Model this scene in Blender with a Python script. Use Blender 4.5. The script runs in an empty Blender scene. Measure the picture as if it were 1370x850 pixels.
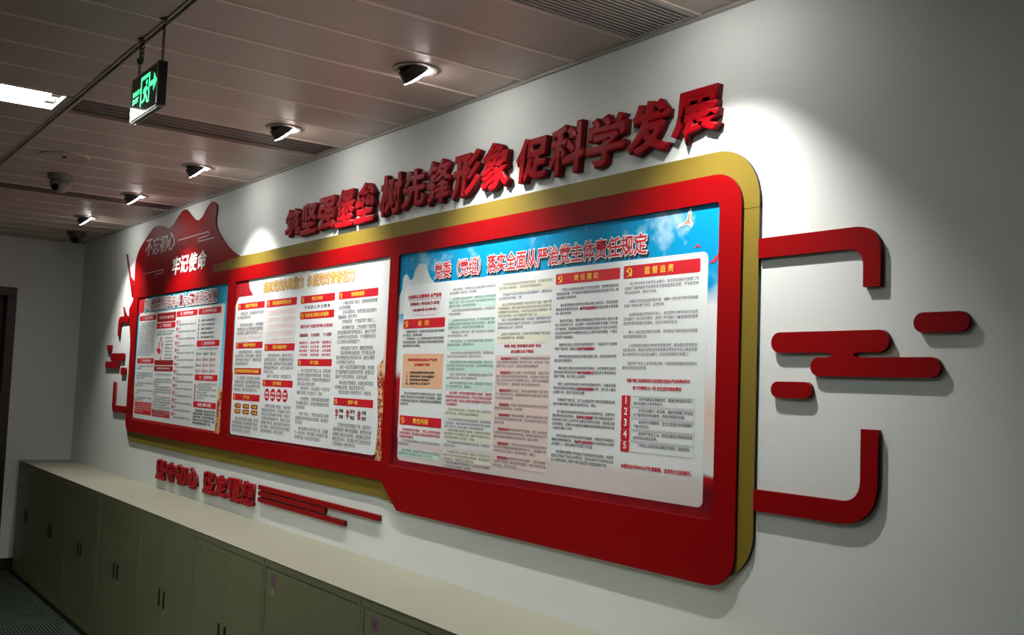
import bpy, bmesh, math, random
from mathutils import Vector, Matrix

scene = bpy.context.scene
col = scene.collection
PI = math.pi

# ------------------------------------------------------------------ camera
CAM = Vector((8.89118, -2.07565, 1.6))
yaw, pitch, roll = -0.934670316, 0.0698832329, 0.0372945266
fwd = Vector((math.cos(pitch) * math.sin(yaw), math.cos(pitch) * math.cos(yaw), math.sin(pitch)))
rgt = Vector((math.cos(yaw), -math.sin(yaw), 0.0))
upv = rgt.cross(fwd)
r2 = rgt * math.cos(roll) + upv * math.sin(roll)
u2 = -rgt * math.sin(roll) + upv * math.cos(roll)
cd = bpy.data.cameras.new('camera')
cam = bpy.data.objects.new('camera', cd)
col.objects.link(cam)
cd.sensor_fit = 'HORIZONTAL'
cd.sensor_width = 36.0
cd.lens = 1341.715 / 1370.0 * 36.0
cd.clip_start = 0.02
m = Matrix((r2, u2, -fwd)).transposed().to_4x4()
m.translation = CAM
cam.matrix_world = m
scene.camera = cam

# ------------------------------------------------------------------ world, exposure
w = bpy.data.worlds.new('world')
scene.world = w
w.use_nodes = True
w.node_tree.nodes['Background'].inputs[0].default_value = (0.8, 0.85, 0.9, 1)
w.node_tree.nodes['Background'].inputs[1].default_value = 0.0
vs = scene.view_settings
vs.view_transform = 'Standard'
vs.look = 'None'
vs.gamma = 1.0
vs.use_curve_mapping = False
vs.exposure = 1.0
scene.display_settings.display_device = 'sRGB'
SPOT_W = 36.0
FLUO = 9.0
FLUO_FILL = 3.8
SPOT_X = [1.506, 2.661, 3.777, 4.864, 5.96, 7.06]
SPOT_Y = -0.36
CEIL = 2.68

def spot_light(x, tilt=math.radians(13)):
    ld = bpy.data.lights.new('spot_beam', 'SPOT')
    ld.energy = SPOT_W
    ld.spot_size = math.radians(92)
    ld.spot_blend = 1.0
    ld.shadow_soft_size = 0.009
    ld.color = (1.0, 0.985, 0.95)
    o = bpy.data.objects.new('spot_beam', ld)
    col.objects.link(o)
    o.location = (x, SPOT_Y + 0.035, CEIL - 0.058)
    o.rotation_euler = (tilt, 0, 0)
    return o
for sx in SPOT_X:
    spot_light(sx)

# ------------------------------------------------------------------ materials
def lin(c):
    return tuple(((v / 255.0) / 12.92 if v / 255.0 <= 0.04045 else ((v / 255.0 + 0.055) / 1.055) ** 2.4) for v in c)

def mat(name, rgb, rough=0.5, metal=0.0, spec=0.5, coat=0.0, noise=0.0, nscale=20.0, bump=0.0, bscale=200.0, emit=None, es=0.0):
    M = bpy.data.materials.new(name)
    M.use_nodes = True
    nt = M.node_tree
    b = nt.nodes['Principled BSDF']
    b.inputs['Base Color'].default_value = (*rgb, 1)
    b.inputs['Roughness'].default_value = rough
    b.inputs['Metallic'].default_value = metal
    b.inputs['Specular IOR Level'].default_value = spec
    b.inputs['Coat Weight'].default_value = coat
    b.inputs['Coat Roughness'].default_value = 0.08
    tc = nt.nodes.new('ShaderNodeTexCoord')
    if noise > 0:
        n = nt.nodes.new('ShaderNodeTexNoise')
        n.inputs['Scale'].default_value = nscale
        n.inputs['Detail'].default_value = 4
        nt.links.new(tc.outputs['Object'], n.inputs['Vector'])
        r = nt.nodes.new('ShaderNodeMapRange')
        r.inputs[3].default_value = 1 - noise
        r.inputs[4].default_value = 1 + noise
        nt.links.new(n.outputs[0], r.inputs[0])
        hs = nt.nodes.new('ShaderNodeHueSaturation')
        hs.inputs['Color'].default_value = (*rgb, 1)
        nt.links.new(r.outputs[0], hs.inputs['Value'])
        nt.links.new(hs.outputs[0], b.inputs['Base Color'])
    if bump > 0:
        n2 = nt.nodes.new('ShaderNodeTexNoise')
        n2.inputs['Scale'].default_value = bscale
        n2.inputs['Detail'].default_value = 3
        nt.links.new(tc.outputs['Object'], n2.inputs['Vector'])
        bp = nt.nodes.new('ShaderNodeBump')
        bp.inputs['Strength'].default_value = bump
        bp.inputs['Distance'].default_value = 0.002
        nt.links.new(n2.outputs[0], bp.inputs['Height'])
        nt.links.new(bp.outputs[0], b.inputs['Normal'])
    if emit:
        b.inputs['Emission Color'].default_value = (*emit, 1)
        b.inputs['Emission Strength'].default_value = es
    return M

M_wall = mat('wall_paint', (0.69, 0.72, 0.69), 0.6, noise=0.02, nscale=1.5, bump=0.15, bscale=160)
M_red = mat('red_acrylic', (0.25, 0.0003, 0.0016), 0.48, spec=0.10, noise=0.03, nscale=3)
M_rededge = mat('red_foam_edge', (0.14, 0.001, 0.004), 0.6, spec=0.3, noise=0.04, nscale=8)
M_letter = mat('red_letter_face', (0.34, 0.0006, 0.0055), 0.46, spec=0.12, noise=0.02, nscale=6)
M_gold = mat('gold_panel', (0.215, 0.152, 0.019), 0.45, metal=0.1, spec=0.3, noise=0.03, nscale=4)
M_dark = mat('dark_edge', (0.012, 0.011, 0.010), 0.6, noise=0.05)
M_black = mat('black_plastic', (0.01, 0.01, 0.01), 0.35, noise=0.05)
M_white = mat('print_white', (0.80, 0.82, 0.82), 0.5)
M_pred = mat('print_red', (0.56, 0.006, 0.018), 0.5, noise=0.03)
M_pdred = mat('print_dark_red', (0.30, 0.008, 0.012), 0.5, noise=0.03)
M_pink = mat('print_crimson_text', (0.55, 0.03, 0.07), 0.5, noise=0.03)
M_text = mat('print_grey_text', (0.10, 0.10, 0.11), 0.5, noise=0.03)
M_tblack = mat('print_black', (0.02, 0.02, 0.025), 0.5, noise=0.03)
M_pgold = mat('print_gold', (0.80, 0.55, 0.14), 0.45, noise=0.1, nscale=60)
M_yellow = mat('print_yellow', (0.85, 0.62, 0.06), 0.5, noise=0.03)
M_mint = mat('print_mint', (0.52, 0.71, 0.63), 0.5, noise=0.03)
M_cream = mat('print_cream', (0.71, 0.71, 0.58), 0.5, noise=0.03)
M_rose = mat('print_rose', (0.70, 0.56, 0.52), 0.5, noise=0.03)
M_tan = mat('print_tan', (0.72, 0.42, 0.25), 0.5, noise=0.03)
M_line = mat('print_line', (0.42, 0.42, 0.44), 0.5, noise=0.03)
M_silver = mat('silver_lettering', (0.60, 0.55, 0.55), 0.4, noise=0.03)
M_steel = mat('painted_steel', (0.235, 0.238, 0.125), 0.42, spec=0.4, noise=0.04, nscale=2.2, bump=0.1, bscale=300)
M_steel_lit = mat('painted_steel_lit_top', (0.26, 0.255, 0.19), 0.45, spec=0.4, noise=0.05, nscale=1.6, bump=0.1, bscale=300)  # same paint as the fronts, lamp light on the tops mixed into the colour
M_trim = mat('trim_aluminium', (0.42, 0.40, 0.36), 0.4, metal=0.3, noise=0.03)
M_fixture = mat('fixture_ring', (0.34, 0.30, 0.27), 0.4, metal=0.3, noise=0.03)
M_barrel = mat('fixture_barrel', (0.06, 0.052, 0.048), 0.45, noise=0.04)
M_dome = mat('dome_grey', (0.22, 0.21, 0.20), 0.3, spec=0.6, noise=0.04)
M_lens = mat('lens_glass', (0.004, 0.004, 0.005), 0.08, noise=0.02)
M_chain = mat('chain_metal', (0.10, 0.075, 0.05), 0.4, metal=0.7, noise=0.05)
M_glow = mat('lamp_face', (0.9, 0.9, 0.9), 0.4, emit=(1, 0.98, 0.95), es=22.0)
M_fluo = mat('fluorescent_diffuser', (0.9, 0.9, 0.9), 0.4, emit=(0.93, 1.0, 0.97), es=FLUO)
M_fluo2 = mat('fluorescent_tube', (0.9, 0.9, 0.9), 0.4, emit=(0.93, 1.0, 0.97), es=FLUO * 2.0)
M_green = mat('exit_green', (0.02, 0.5, 0.2), 0.4, emit=(0.02, 0.72, 0.25), es=0.85)
M_sign = mat('sign_glass', (0.006, 0.012, 0.008), 0.06, spec=0.8, noise=0.02)
M_doorwood = mat('dark_door_wood', (0.030, 0.012, 0.010), 0.4, noise=0.2, nscale=12)
M_base = mat('dark_skirting', (0.010, 0.010, 0.008), 0.5, noise=0.05)
M_sticker = mat('mauve_sticker', (0.30, 0.14, 0.24), 0.5, noise=0.15, nscale=40)
M_tag = mat('cream_tag', (0.50, 0.46, 0.30), 0.5, noise=0.05)
M_void = mat('ceiling_void', (0.03, 0.028, 0.026), 0.8, noise=0.05)
M_slot = mat('air_slot_panel', (0.125, 0.085, 0.07), 0.45, metal=0.3, noise=0.04)

def ceiling_mat():
    M = mat('perforated_ceiling_metal', (0.43, 0.37, 0.335), 0.42, metal=0.15, spec=0.4)
    nt = M.node_tree
    b = nt.nodes['Principled BSDF']
    geo = nt.nodes.new('ShaderNodeNewGeometry')
    mp = nt.nodes.new('ShaderNodeMapping')
    mp.inputs['Rotation'].default_value = (0, 0, math.radians(45))
    mp.inputs['Scale'].default_value = (160, 160, 160)
    nt.links.new(geo.outputs['Position'], mp.inputs[0])
    v = nt.nodes.new('ShaderNodeTexVoronoi')
    v.inputs['Randomness'].default_value = 0
    v.inputs['Scale'].default_value = 1
    nt.links.new(mp.outputs[0], v.inputs['Vector'])
    r = nt.nodes.new('ShaderNodeValToRGB')
    r.color_ramp.elements[0].position = 0.28
    r.color_ramp.elements[0].color = (0.10, 0.085, 0.075, 1)
    r.color_ramp.elements[1].position = 0.36
    r.color_ramp.elements[1].color = (0.60, 0.48, 0.42, 1)
    nt.links.new(v.outputs['Distance'], r.inputs[0])
    nt.links.new(r.outputs[0], b.inputs['Base Color'])
    return M
M_ceil = ceiling_mat()
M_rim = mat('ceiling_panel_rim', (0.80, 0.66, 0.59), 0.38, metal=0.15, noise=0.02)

def carpet_mat(name, rot):
    M = mat(name, (0.03, 0.035, 0.03), 0.95, spec=0.1, bump=0.6, bscale=500)
    nt = M.node_tree
    b = nt.nodes['Principled BSDF']
    geo = nt.nodes.new('ShaderNodeNewGeometry')
    mp = nt.nodes.new('ShaderNodeMapping')
    mp.inputs['Rotation'].default_value = (0, 0, rot)
    nt.links.new(geo.outputs['Position'], mp.inputs[0])
    wv = nt.nodes.new('ShaderNodeTexWave')
    wv.inputs['Scale'].default_value = 15
    wv.inputs['Distortion'].default_value = 1.2
    wv.inputs['Detail'].default_value = 1
    wv.inputs['Detail Scale'].default_value = 0.6
    nt.links.new(mp.outputs[0], wv.inputs['Vector'])
    n = nt.nodes.new('ShaderNodeTexNoise')
    n.inputs['Scale'].default_value = 5
    nt.links.new(mp.outputs[0], n.inputs['Vector'])
    r = nt.nodes.new('ShaderNodeValToRGB')
    r.color_ramp.elements[0].position = 0.42
    r.color_ramp.elements[0].color = (0.004, 0.006, 0.005, 1)
    r.color_ramp.elements[1].position = 0.62
    r.color_ramp.elements[1].color = (0.058, 0.072, 0.055, 1)
    mx = nt.nodes.new('ShaderNodeMath')
    mx.operation = 'MULTIPLY'
    nt.links.new(wv.outputs[0], mx.inputs[0])
    ad = nt.nodes.new('ShaderNodeMath')
    ad.operation = 'ADD'
    ad.inputs[1].default_value = 0.45
    nt.links.new(n.outputs[0], ad.inputs[0])
    nt.links.new(ad.outputs[0], mx.inputs[1])
    nt.links.new(mx.outputs[0], r.inputs[0])
    nt.links.new(r.outputs[0], b.inputs['Base Color'])
    return M
M_carpet = [carpet_mat('carpet_stripes', 0.0), carpet_mat('carpet_stripes_turned', PI / 2)]

def sheet_mat(name, stops, cloud=0.0, wavy=0.12, cloud_lo=1.9):
    """printed backing sheet: horizontal colour bands of the print (by world height), clouds on top, silk folds below"""
    M = mat(name, (0.5, 0.5, 0.5), 0.5, spec=0.15)
    nt = M.node_tree
    b = nt.nodes['Principled BSDF']
    geo = nt.nodes.new('ShaderNodeNewGeometry')
    sep = nt.nodes.new('ShaderNodeSeparateXYZ')
    nt.links.new(geo.outputs['Position'], sep.inputs[0])
    nz = nt.nodes.new('ShaderNodeTexNoise')
    nz.inputs['Scale'].default_value = 7
    nz.inputs['Detail'].default_value = 5
    nt.links.new(geo.outputs['Position'], nz.inputs['Vector'])
    mr = nt.nodes.new('ShaderNodeMapRange')
    mr.inputs[1].default_value = 1.2
    mr.inputs[2].default_value = 2.2
    nt.links.new(sep.outputs['Z'], mr.inputs[0])
    s = nt.nodes.new('ShaderNodeMath')
    s.operation = 'MULTIPLY_ADD'
    s.inputs[1].default_value = wavy
    s.inputs[2].default_value = -wavy / 2
    nt.links.new(nz.outputs[0], s.inputs[0])
    a = nt.nodes.new('ShaderNodeMath')
    a.operation = 'ADD'
    nt.links.new(mr.outputs[0], a.inputs[0])
    nt.links.new(s.outputs[0], a.inputs[1])
    r = nt.nodes.new('ShaderNodeValToRGB')
    els = r.color_ramp.elements
    els[0].position = stops[0][0] - 1.2
    els[0].color = (*stops[0][1], 1)
    els[1].position = stops[1][0] - 1.2
    els[1].color = (*stops[1][1], 1)
    for p, c in stops[2:]:
        e = els.new(p - 1.2)
        e.color = (*c, 1)
    nt.links.new(a.outputs[0], r.inputs[0])
    out = r.outputs[0]
    if cloud > 0:
        cl = nt.nodes.new('ShaderNodeTexNoise')
        cl.inputs['Scale'].default_value = 4.5
        cl.inputs['Detail'].default_value = 8
        cl.inputs['Roughness'].default_value = 0.62
        nt.links.new(geo.outputs['Position'], cl.inputs['Vector'])
        cr = nt.nodes.new('ShaderNodeMapRange')
        cr.inputs[1].default_value = 0.54
        cr.inputs[2].default_value = 0.72
        cr.inputs[4].default_value = cloud
        nt.links.new(cl.outputs[0], cr.inputs[0])
        hz = nt.nodes.new('ShaderNodeMapRange')      # only where the printed sky is
        hz.inputs[1].default_value = cloud_lo
        hz.inputs[2].default_value = cloud_lo + 0.04
        nt.links.new(sep.outputs['Z'], hz.inputs[0])
        mm = nt.nodes.new('ShaderNodeMath')
        mm.operation = 'MULTIPLY'
        nt.links.new(cr.outputs[0], mm.inputs[0])
        nt.links.new(hz.outputs[0], mm.inputs[1])
        mix = nt.nodes.new('ShaderNodeMixRGB')
        mix.inputs[2].default_value = (0.62, 0.76, 0.80, 1)
        nt.links.new(mm.outputs[0], mix.inputs[0])
        nt.links.new(out, mix.inputs[1])
        out = mix.outputs[0]
    nt.links.new(out, b.inputs['Base Color'])
    return M

SKY_D, SKY = (0.0, 0.16, 0.40), (0.0, 0.27, 0.52)
PALE, PEACH = (0.70, 0.72, 0.70), (0.72, 0.52, 0.42)
SILK, SILKD = (0.40, 0.008, 0.014), (0.10, 0.002, 0.006)
M_sheetR = sheet_mat('poster_sky_print', [(1.2, SILK), (1.33, SILKD), (1.37, SILK), (1.385, PALE), (1.55, PEACH), (1.66, PALE), (1.84, PALE), (1.90, SKY), (2.17, SKY)], cloud=0.9)
M_sheetRl = sheet_mat('poster_left_strip_print', [(1.2, SILK), (1.35, SILKD), (1.62, SILK), (1.66, PALE), (1.84, PALE), (1.90, SKY), (2.17, SKY_D)])
M_sheetM = sheet_mat('poster_white_print', [(1.2, SILK), (1.29, SILKD), (1.33, SILK), (1.60, SILK), (1.64, PEACH), (1.95, PEACH), (2.0, (0.74, 0.76, 0.75)), (2.15, (0.78, 0.79, 0.79))])
M_sheetL = sheet_mat('poster_blue_print', [(1.2, SILK), (1.44, SILK), (1.47, (0.6, 0.5, 0.2)), (1.53, (0.6, 0.5, 0.2)), (1.56, (0.35, 0.62, 0.70)), (1.9, (0.03, 0.42, 0.60)), (2.0, (0.03, 0.33, 0.46)), (2.15, (0.03, 0.28, 0.42))])
M_ornament = mat('gold_dragon_print', (0.5, 0.3, 0.1), 0.5)
def _orn():
    nt = M_ornament.node_tree
    b = nt.nodes['Principled BSDF']
    tc = nt.nodes.new('ShaderNodeTexCoord')
    n = nt.nodes.new('ShaderNodeTexNoise')
    n.inputs['Scale'].default_value = 34
    n.inputs['Distortion'].default_value = 2.2
    nt.links.new(tc.outputs['Object'], n.inputs['Vector'])
    r = nt.nodes.new('ShaderNodeValToRGB')
    r.color_ramp.elements[0].position = 0.45
    r.color_ramp.elements[0].color = (0.22, 0.004, 0.008, 1)
    r.color_ramp.elements[1].position = 0.56
    r.color_ramp.elements[1].color = (0.72, 0.46, 0.20, 1)
    nt.links.new(n.outputs[0], r.inputs[0])
    nt.links.new(r.outputs[0], b.inputs['Base Color'])
_orn()

# the gold panel fades into the red of the crest at its left end
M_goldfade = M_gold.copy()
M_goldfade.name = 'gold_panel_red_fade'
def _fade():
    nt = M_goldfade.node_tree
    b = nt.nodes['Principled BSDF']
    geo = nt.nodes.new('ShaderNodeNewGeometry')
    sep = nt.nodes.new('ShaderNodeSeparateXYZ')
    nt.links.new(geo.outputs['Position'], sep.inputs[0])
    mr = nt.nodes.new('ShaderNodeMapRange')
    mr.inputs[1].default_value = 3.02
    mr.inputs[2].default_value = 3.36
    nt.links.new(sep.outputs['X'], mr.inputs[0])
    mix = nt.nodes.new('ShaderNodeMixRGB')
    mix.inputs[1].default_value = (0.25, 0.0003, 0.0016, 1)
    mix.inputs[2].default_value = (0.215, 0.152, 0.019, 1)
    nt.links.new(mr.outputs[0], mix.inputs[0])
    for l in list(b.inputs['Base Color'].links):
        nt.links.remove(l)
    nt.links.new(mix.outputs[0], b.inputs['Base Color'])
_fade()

# ------------------------------------------------------------------ helpers
def link(name, me, m=None, parent=None, loc=None):
    o = bpy.data.objects.new(name, me)
    col.objects.link(o)
    if m is not None and me is not None:
        if isinstance(m, (list, tuple)):
            for q in m:
                me.materials.append(q)
        else:
            me.materials.append(m)
    if parent is not None:
        o.parent = parent
        o.location = tuple(-c for c in wloc(parent))
    if loc is not None:
        o.location = loc if parent is None else tuple(l - p for l, p in zip(loc, wloc(parent)))
    return o

def wloc(o):
    v = Vector(o.location)
    while o.parent is not None:
        o = o.parent
        v = v + Vector(o.location)
    return v

def tag(o, label, cat=None, group=None, kind=None):
    if label:
        o['label'] = label
    if cat:
        o['category'] = cat
    if group:
        o['group'] = group
    if kind:
        o['kind'] = kind
    return o

def thing(name, label, cat, loc=(0, 0, 0), group=None):
    o = bpy.data.objects.new(name, None)
    o.empty_display_size = 0.05
    col.objects.link(o)
    o.location = loc
    return tag(o, label, cat, group)

def bm_box(bm, x0, x1, y0, y1, z0, z1, mi=0, bevel=0.0):
    vs_ = [bm.verts.new(p) for p in ((x0, y0, z0), (x1, y0, z0), (x1, y1, z0), (x0, y1, z0), (x0, y0, z1), (x1, y0, z1), (x1, y1, z1), (x0, y1, z1))]
    fs = []
    for q in ((3, 2, 1, 0), (4, 5, 6, 7), (0, 1, 5, 4), (1, 2, 6, 5), (2, 3, 7, 6), (3, 0, 4, 7)):
        f = bm.faces.new([vs_[i] for i in q])
        f.material_index = mi
        fs.append(f)
    if bevel > 0:
        es = list({e for f in fs for e in f.edges})
        bmesh.ops.bevel(bm, geom=es, offset=bevel, segments=1, affect='EDGES', profile=0.5)
    return fs

def to_mesh(bm, name='m'):
    me = bpy.data.meshes.new(name)
    bm.normal_update()
    bm.to_mesh(me)
    bm.free()
    return me

def box(name, x0, x1, y0, y1, z0, z1, m, parent=None, bevel=0.0):
    bm = bmesh.new()
    bm_box(bm, x0, x1, y0, y1, z0, z1, 0, bevel)
    return link(name, to_mesh(bm, name), m, parent)

def cyl(bm, c, axis, r, h, seg=24, r2=None, mi=0, cap=True):
    axis = Vector(axis).normalized()
    q = axis.to_track_quat('Z', 'Y').to_matrix().to_4x4()
    q.translation = Vector(c)
    res = bmesh.ops.create_cone(bm, cap_ends=cap, segments=seg, radius1=r, radius2=r if r2 is None else r2, depth=h, matrix=q)
    for v in res['verts']:
        for f in v.link_faces:
            f.material_index = mi

def rrect(x0, x1, z0, z1, r=0.0, n=5):
    if r <= 0:
        return [(x0, z0), (x1, z0), (x1, z1), (x0, z1)]
    r = min(r, (x1 - x0) / 2 - 1e-5, (z1 - z0) / 2 - 1e-5)
    p = []
    for cx, cz, a0 in ((x1 - r, z0 + r, -90), (x1 - r, z1 - r, 0), (x0 + r, z1 - r, 90), (x0 + r, z0 + r, 180)):
        for i in range(n + 1):
            a = math.radians(a0 + 90 * i / n)
            p.append((cx + r * math.cos(a), cz + r * math.sin(a)))
    return p

def rounded(pts, n=6):
    """pts: (x, z, radius) corners -> outline with arcs"""
    out = []
    N = len(pts)
    for i, p in enumerate(pts):
        r = p[2] if len(p) > 2 else 0
        P = Vector((p[0], p[1]))
        if r <= 0:
            out.append((p[0], p[1]))
            continue
        A = (Vector(pts[i - 1][:2]) - P)
        B = (Vector(pts[(i + 1) % N][:2]) - P)
        ang = A.angle(B)
        t = min(r / math.tan(ang / 2), A.length * 0.49, B.length * 0.49)
        a = P + A.normalized() * t
        b = P + B.normalized() * t
        for k in range(n + 1):
            s = k / n
            q = a * (1 - s) ** 2 + P * 2 * s * (1 - s) + b * s * s
            # quadratic curve pulled to look circular
            out.append((q.x, q.y))
    return out

def smooth(pts, n=5):
    """Catmull-Rom through open points"""
    out = []
    P = [pts[0]] + list(pts) + [pts[-1]]
    for i in range(1, len(P) - 2):
        p0, p1, p2, p3 = (Vector(P[i + k]) for k in (-1, 0, 1, 2))
        for k in range(n):
            t = k / n
            q = 0.5 * ((2 * p1) + (p2 - p0) * t + (2 * p0 - 5 * p1 + 4 * p2 - p3) * t * t + (3 * p1 - p0 - 3 * p2 + p3) * t ** 3)
            out.append((q.x, q.y))
    out.append(tuple(pts[-1]))
    return out

def plate_mesh(loops, y0, y1):
    """slab on the main wall: loops of (x, z); y0 is the side near the wall, y1 (smaller) the front"""
    cu = bpy.data.curves.new('tmp', 'CURVE')
    cu.dimensions = '2D'
    cu.fill_mode = 'BOTH'
    cu.extrude = abs(y0 - y1) / 2
    for L in loops:
        sp = cu.splines.new('POLY')
        sp.points.add(len(L) - 1)
        for p, (x, z) in zip(sp.points, L):
            p.co = (x, z, 0, 1)
        sp.use_cyclic_u = True
    o = bpy.data.objects.new('tmp', cu)
    col.objects.link(o)
    dg = bpy.context.evaluated_depsgraph_get()
    me = bpy.data.meshes.new_from_object(o.evaluated_get(dg))
    bpy.data.objects.remove(o)
    bpy.data.curves.remove(cu)
    yc = (y0 + y1) / 2
    me.transform(Matrix(((1, 0, 0, 0), (0, 0, -1, yc), (0, 1, 0, 0), (0, 0, 0, 1))))
    return me

def plate(name, loops, y0, y1, m, parent=None, side=None):
    if loops and isinstance(loops[0][0], (int, float)):
        loops = [loops]
    me = plate_mesh(loops, y0, y1)
    me.materials.clear()
    o = link(name, me, m, parent)
    if side is not None:
        me.materials.append(side)
        for p in me.polygons:
            p.material_index = 1 if abs(p.normal.y) < 0.5 else 0
    return o

def text_mesh(body, size, offset=0.0, extrude=0.0, res=2, line=1.0, align='LEFT', spacing=1.0):
    c = bpy.data.curves.new('tmp', 'FONT')
    c.body = body
    c.size = size
    if offset > 0:                      # bolder strokes: chamfer outward, so that strokes never cancel out
        c.bevel_depth = offset
        c.bevel_resolution = 0
    else:
        c.offset = offset
    c.extrude = extrude
    c.resolution_u = res
    c.space_line = line
    c.space_character = spacing
    c.align_x = align
    o = bpy.data.objects.new('tmp', c)
    col.objects.link(o)
    dg = bpy.context.evaluated_depsgraph_get()
    me = bpy.data.meshes.new_from_object(o.evaluated_get(dg))
    bpy.data.objects.remove(o)
    bpy.data.curves.remove(c)
    me.materials.clear()
    return me

def front_only(me):
    bm = bmesh.new()
    bm.from_mesh(me)
    bm.normal_update()
    bmesh.ops.delete(bm, geom=[f for f in bm.faces if f.normal.z < 0.05], context='FACES')
    bm.to_mesh(me)
    bm.free()
    return me

def fit_text(body, x0, x1, z0, z1, y0, y1, offset=0.0, shear=0.0, res=2, axis='y', spacing=1.0):
    """glyphs stretched to the rectangle, front face at y1"""
    th = abs(y0 - y1)
    me = text_mesh(body, 1.0, offset, 0.5, res, spacing=spacing)
    xs = [v.co.x for v in me.vertices]
    ys = [v.co.y for v in me.vertices]
    a, b, c, d = min(xs), max(xs), min(ys), max(ys)
    for v in me.vertices:
        u = (v.co.x - a) / (b - a)
        t = (v.co.y - c) / (d - c)
        x = x0 + (x1 - x0) * u + shear * (z1 - z0) * (t - 0.5)
        z = z0 + (z1 - z0) * t
        y = y1 if v.co.z > 0 else y0
        v.co = (x, y, z)
    return me

WORDS = ('党委党组落实全面从严治党主体责任应当坚持以习新时代中国特色社会主义思想为指导增强四个意识坚定四个自信做到两个维护'
         '紧紧围绕加强党的长期执政能力建设先进性和纯洁性建设坚持党要管党坚持问题导向强化责任担当坚持管人管事相统一'
         '把负责守责尽责体现在每个党组织每个岗位上以党的政治建设为统领全面推进党的政治建设思想建设组织建设作风建设纪律建设'
         '把制度建设贯穿其中深入推进反腐败斗争领导班子成员应当履行一岗双责定期研究部署工作加强对下级党组织的监督检查')
WORDS = WORDS.replace('习新时代', '新时代')
rnd = random.Random(7)
def lines_of(nchar, spec):
    """spec: list of paragraph line counts -> list of (line, text)"""
    out = []
    k = rnd.randrange(len(WORDS))
    row = 0
    for n in spec:
        if n < 0:
            row += -n
            continue
        for i in range(n):
            L = nchar
            pre = ''
            if i == 0:
                L -= 2
                pre = '\u3000\u3000'
            if i == n - 1 and n > 1:
                L = max(3, int(L * rnd.uniform(0.25, 0.95)))
            s = ''.join(WORDS[(k + j) % len(WORDS)] for j in range(L))
            k += L
            if L > 12:
                q = rnd.randrange(5, L - 3)
                s = s[:q] + '，' + s[q + 1:]
            if i == n - 1:
                s = s[:-1] + '。'
            out.append((row, pre + s))
            row += 1
    return out, row

def text_block(name, parent, x0, z1, width, nchar, lineh, spec, y, m, bold=0.0):
    ls, rows = lines_of(nchar, spec)
    grid = [''] * rows
    for r, t in ls:
        grid[r] = t
    size = width / nchar
    me = text_mesh('\n'.join(grid), size, bold * size, 0.0, 1, line=lineh / size)
    if bold > 0:
        front_only(me)
    for v in me.vertices:
        v.co.z = 0
    me.transform(Matrix(((1, 0, 0, x0), (0, 0, -1, y), (0, 1, 0, z1 - size * 0.85), (0, 0, 0, 1))))
    o = link(name, me, m, parent)
    o['kind'] = 'stuff'
    return o, z1 - rows * lineh

# ------------------------------------------------------------------ the room
XR, YB = 11.5, -4.6
def struct(o, kind='structure'):
    o['kind'] = kind
    return o

wall_back = struct(box('wall_back', -0.2, XR + 0.2, 0.0, 0.15, 0, 3.0, M_wall))
# left (far) wall with a door opening
DY0, DY1, DZ = -0.493, -1.43, 2.258
bm = bmesh.new()
bm_box(bm, -0.15, 0, DY0, 0.0, 0, 3.0)
bm_box(bm, -0.15, 0, YB, DY1, 0, 3.0)
bm_box(bm, -0.15, 0, DY1, DY0, DZ, 3.0)
struct(link('wall_left', to_mesh(bm), M_wall))
struct(box('wall_right', XR, XR + 0.15, YB, 0, 0, 3.0, M_wall))
struct(box('wall_front', -0.15, XR + 0.15, YB - 0.15, YB, 0, 3.0, M_wall))
# door
bm = bmesh.new()
bm_box(bm, -0.16, -0.10, DY1, DY0, 0, DZ)
door = struct(link('door_1', to_mesh(bm), M_doorwood))
bm = bmesh.new()
fw = 0.07
bm_box(bm, -0.15, 0.012, DY0 - fw, DY0, 0, DZ - fw, 0, 0.004)
bm_box(bm, -0.15, 0.012, DY1, DY1 + fw, 0, DZ - fw, 0, 0.004)
bm_box(bm, -0.15, 0.012, DY1, DY0, DZ - fw, DZ, 0, 0.004)
link('door_frame', to_mesh(bm), M_doorwood, door)
bm = bmesh.new()
for z0, z1 in ((0.12, 0.95), (1.08, 2.08)):
    bm_box(bm, -0.105, -0.092, DY1 + 0.17, DY0 - 0.17, z0, z1, 0, 0.006)
link('door_panel', to_mesh(bm), M_doorwood, door)
bm = bmesh.new()
cyl(bm, (-0.07, DY1 + 0.13, 1.02), (1, 0, 0), 0.011, 0.06, 12)
bm_box(bm, -0.055, -0.04, DY1 + 0.12, DY1 + 0.24, 1.01, 1.03, 0, 0.004)
hd = link('door_handle', to_mesh(bm), M_fixture, door)
hd['label'] = 'metal lever door handle'
# skirtings
struct(box('baseboard_left', 0, 0.012, DY0, 0.0, 0, 0.096, M_base, bevel=0.002))
b2 = struct(box('baseboard_main', 7.48, XR, -0.012, 0.0, 0, 0.096, M_base, bevel=0.002))

# floor: carpet tiles on a screed
floor = struct(box('floor', -0.15, XR, YB, 0.0, -0.1, -0.006, M_void))
TS = 0.5
bm = bmesh.new()
bm_box(bm, 0.001, TS - 0.001, -TS + 0.001, -0.001, -0.006, 0.0, 0, 0.0015)
tile_me = [to_mesh(bm, 'carpet_tile')]
tile_me.append(tile_me[0].copy())
for t in (0, 1):
    tile_me[t].materials.append(M_carpet[t])
nt_ = 0
for i in range(23):
    for j in range(9):
        y = -j * TS
        if j == 0 and 0 < i < 14:
            pass
        o = bpy.data.objects.new('carpet_tile', tile_me[(i + j) % 2])
        col.objects.link(o)
        o.parent = floor
        o.location = (i * TS, y, 0)

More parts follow.
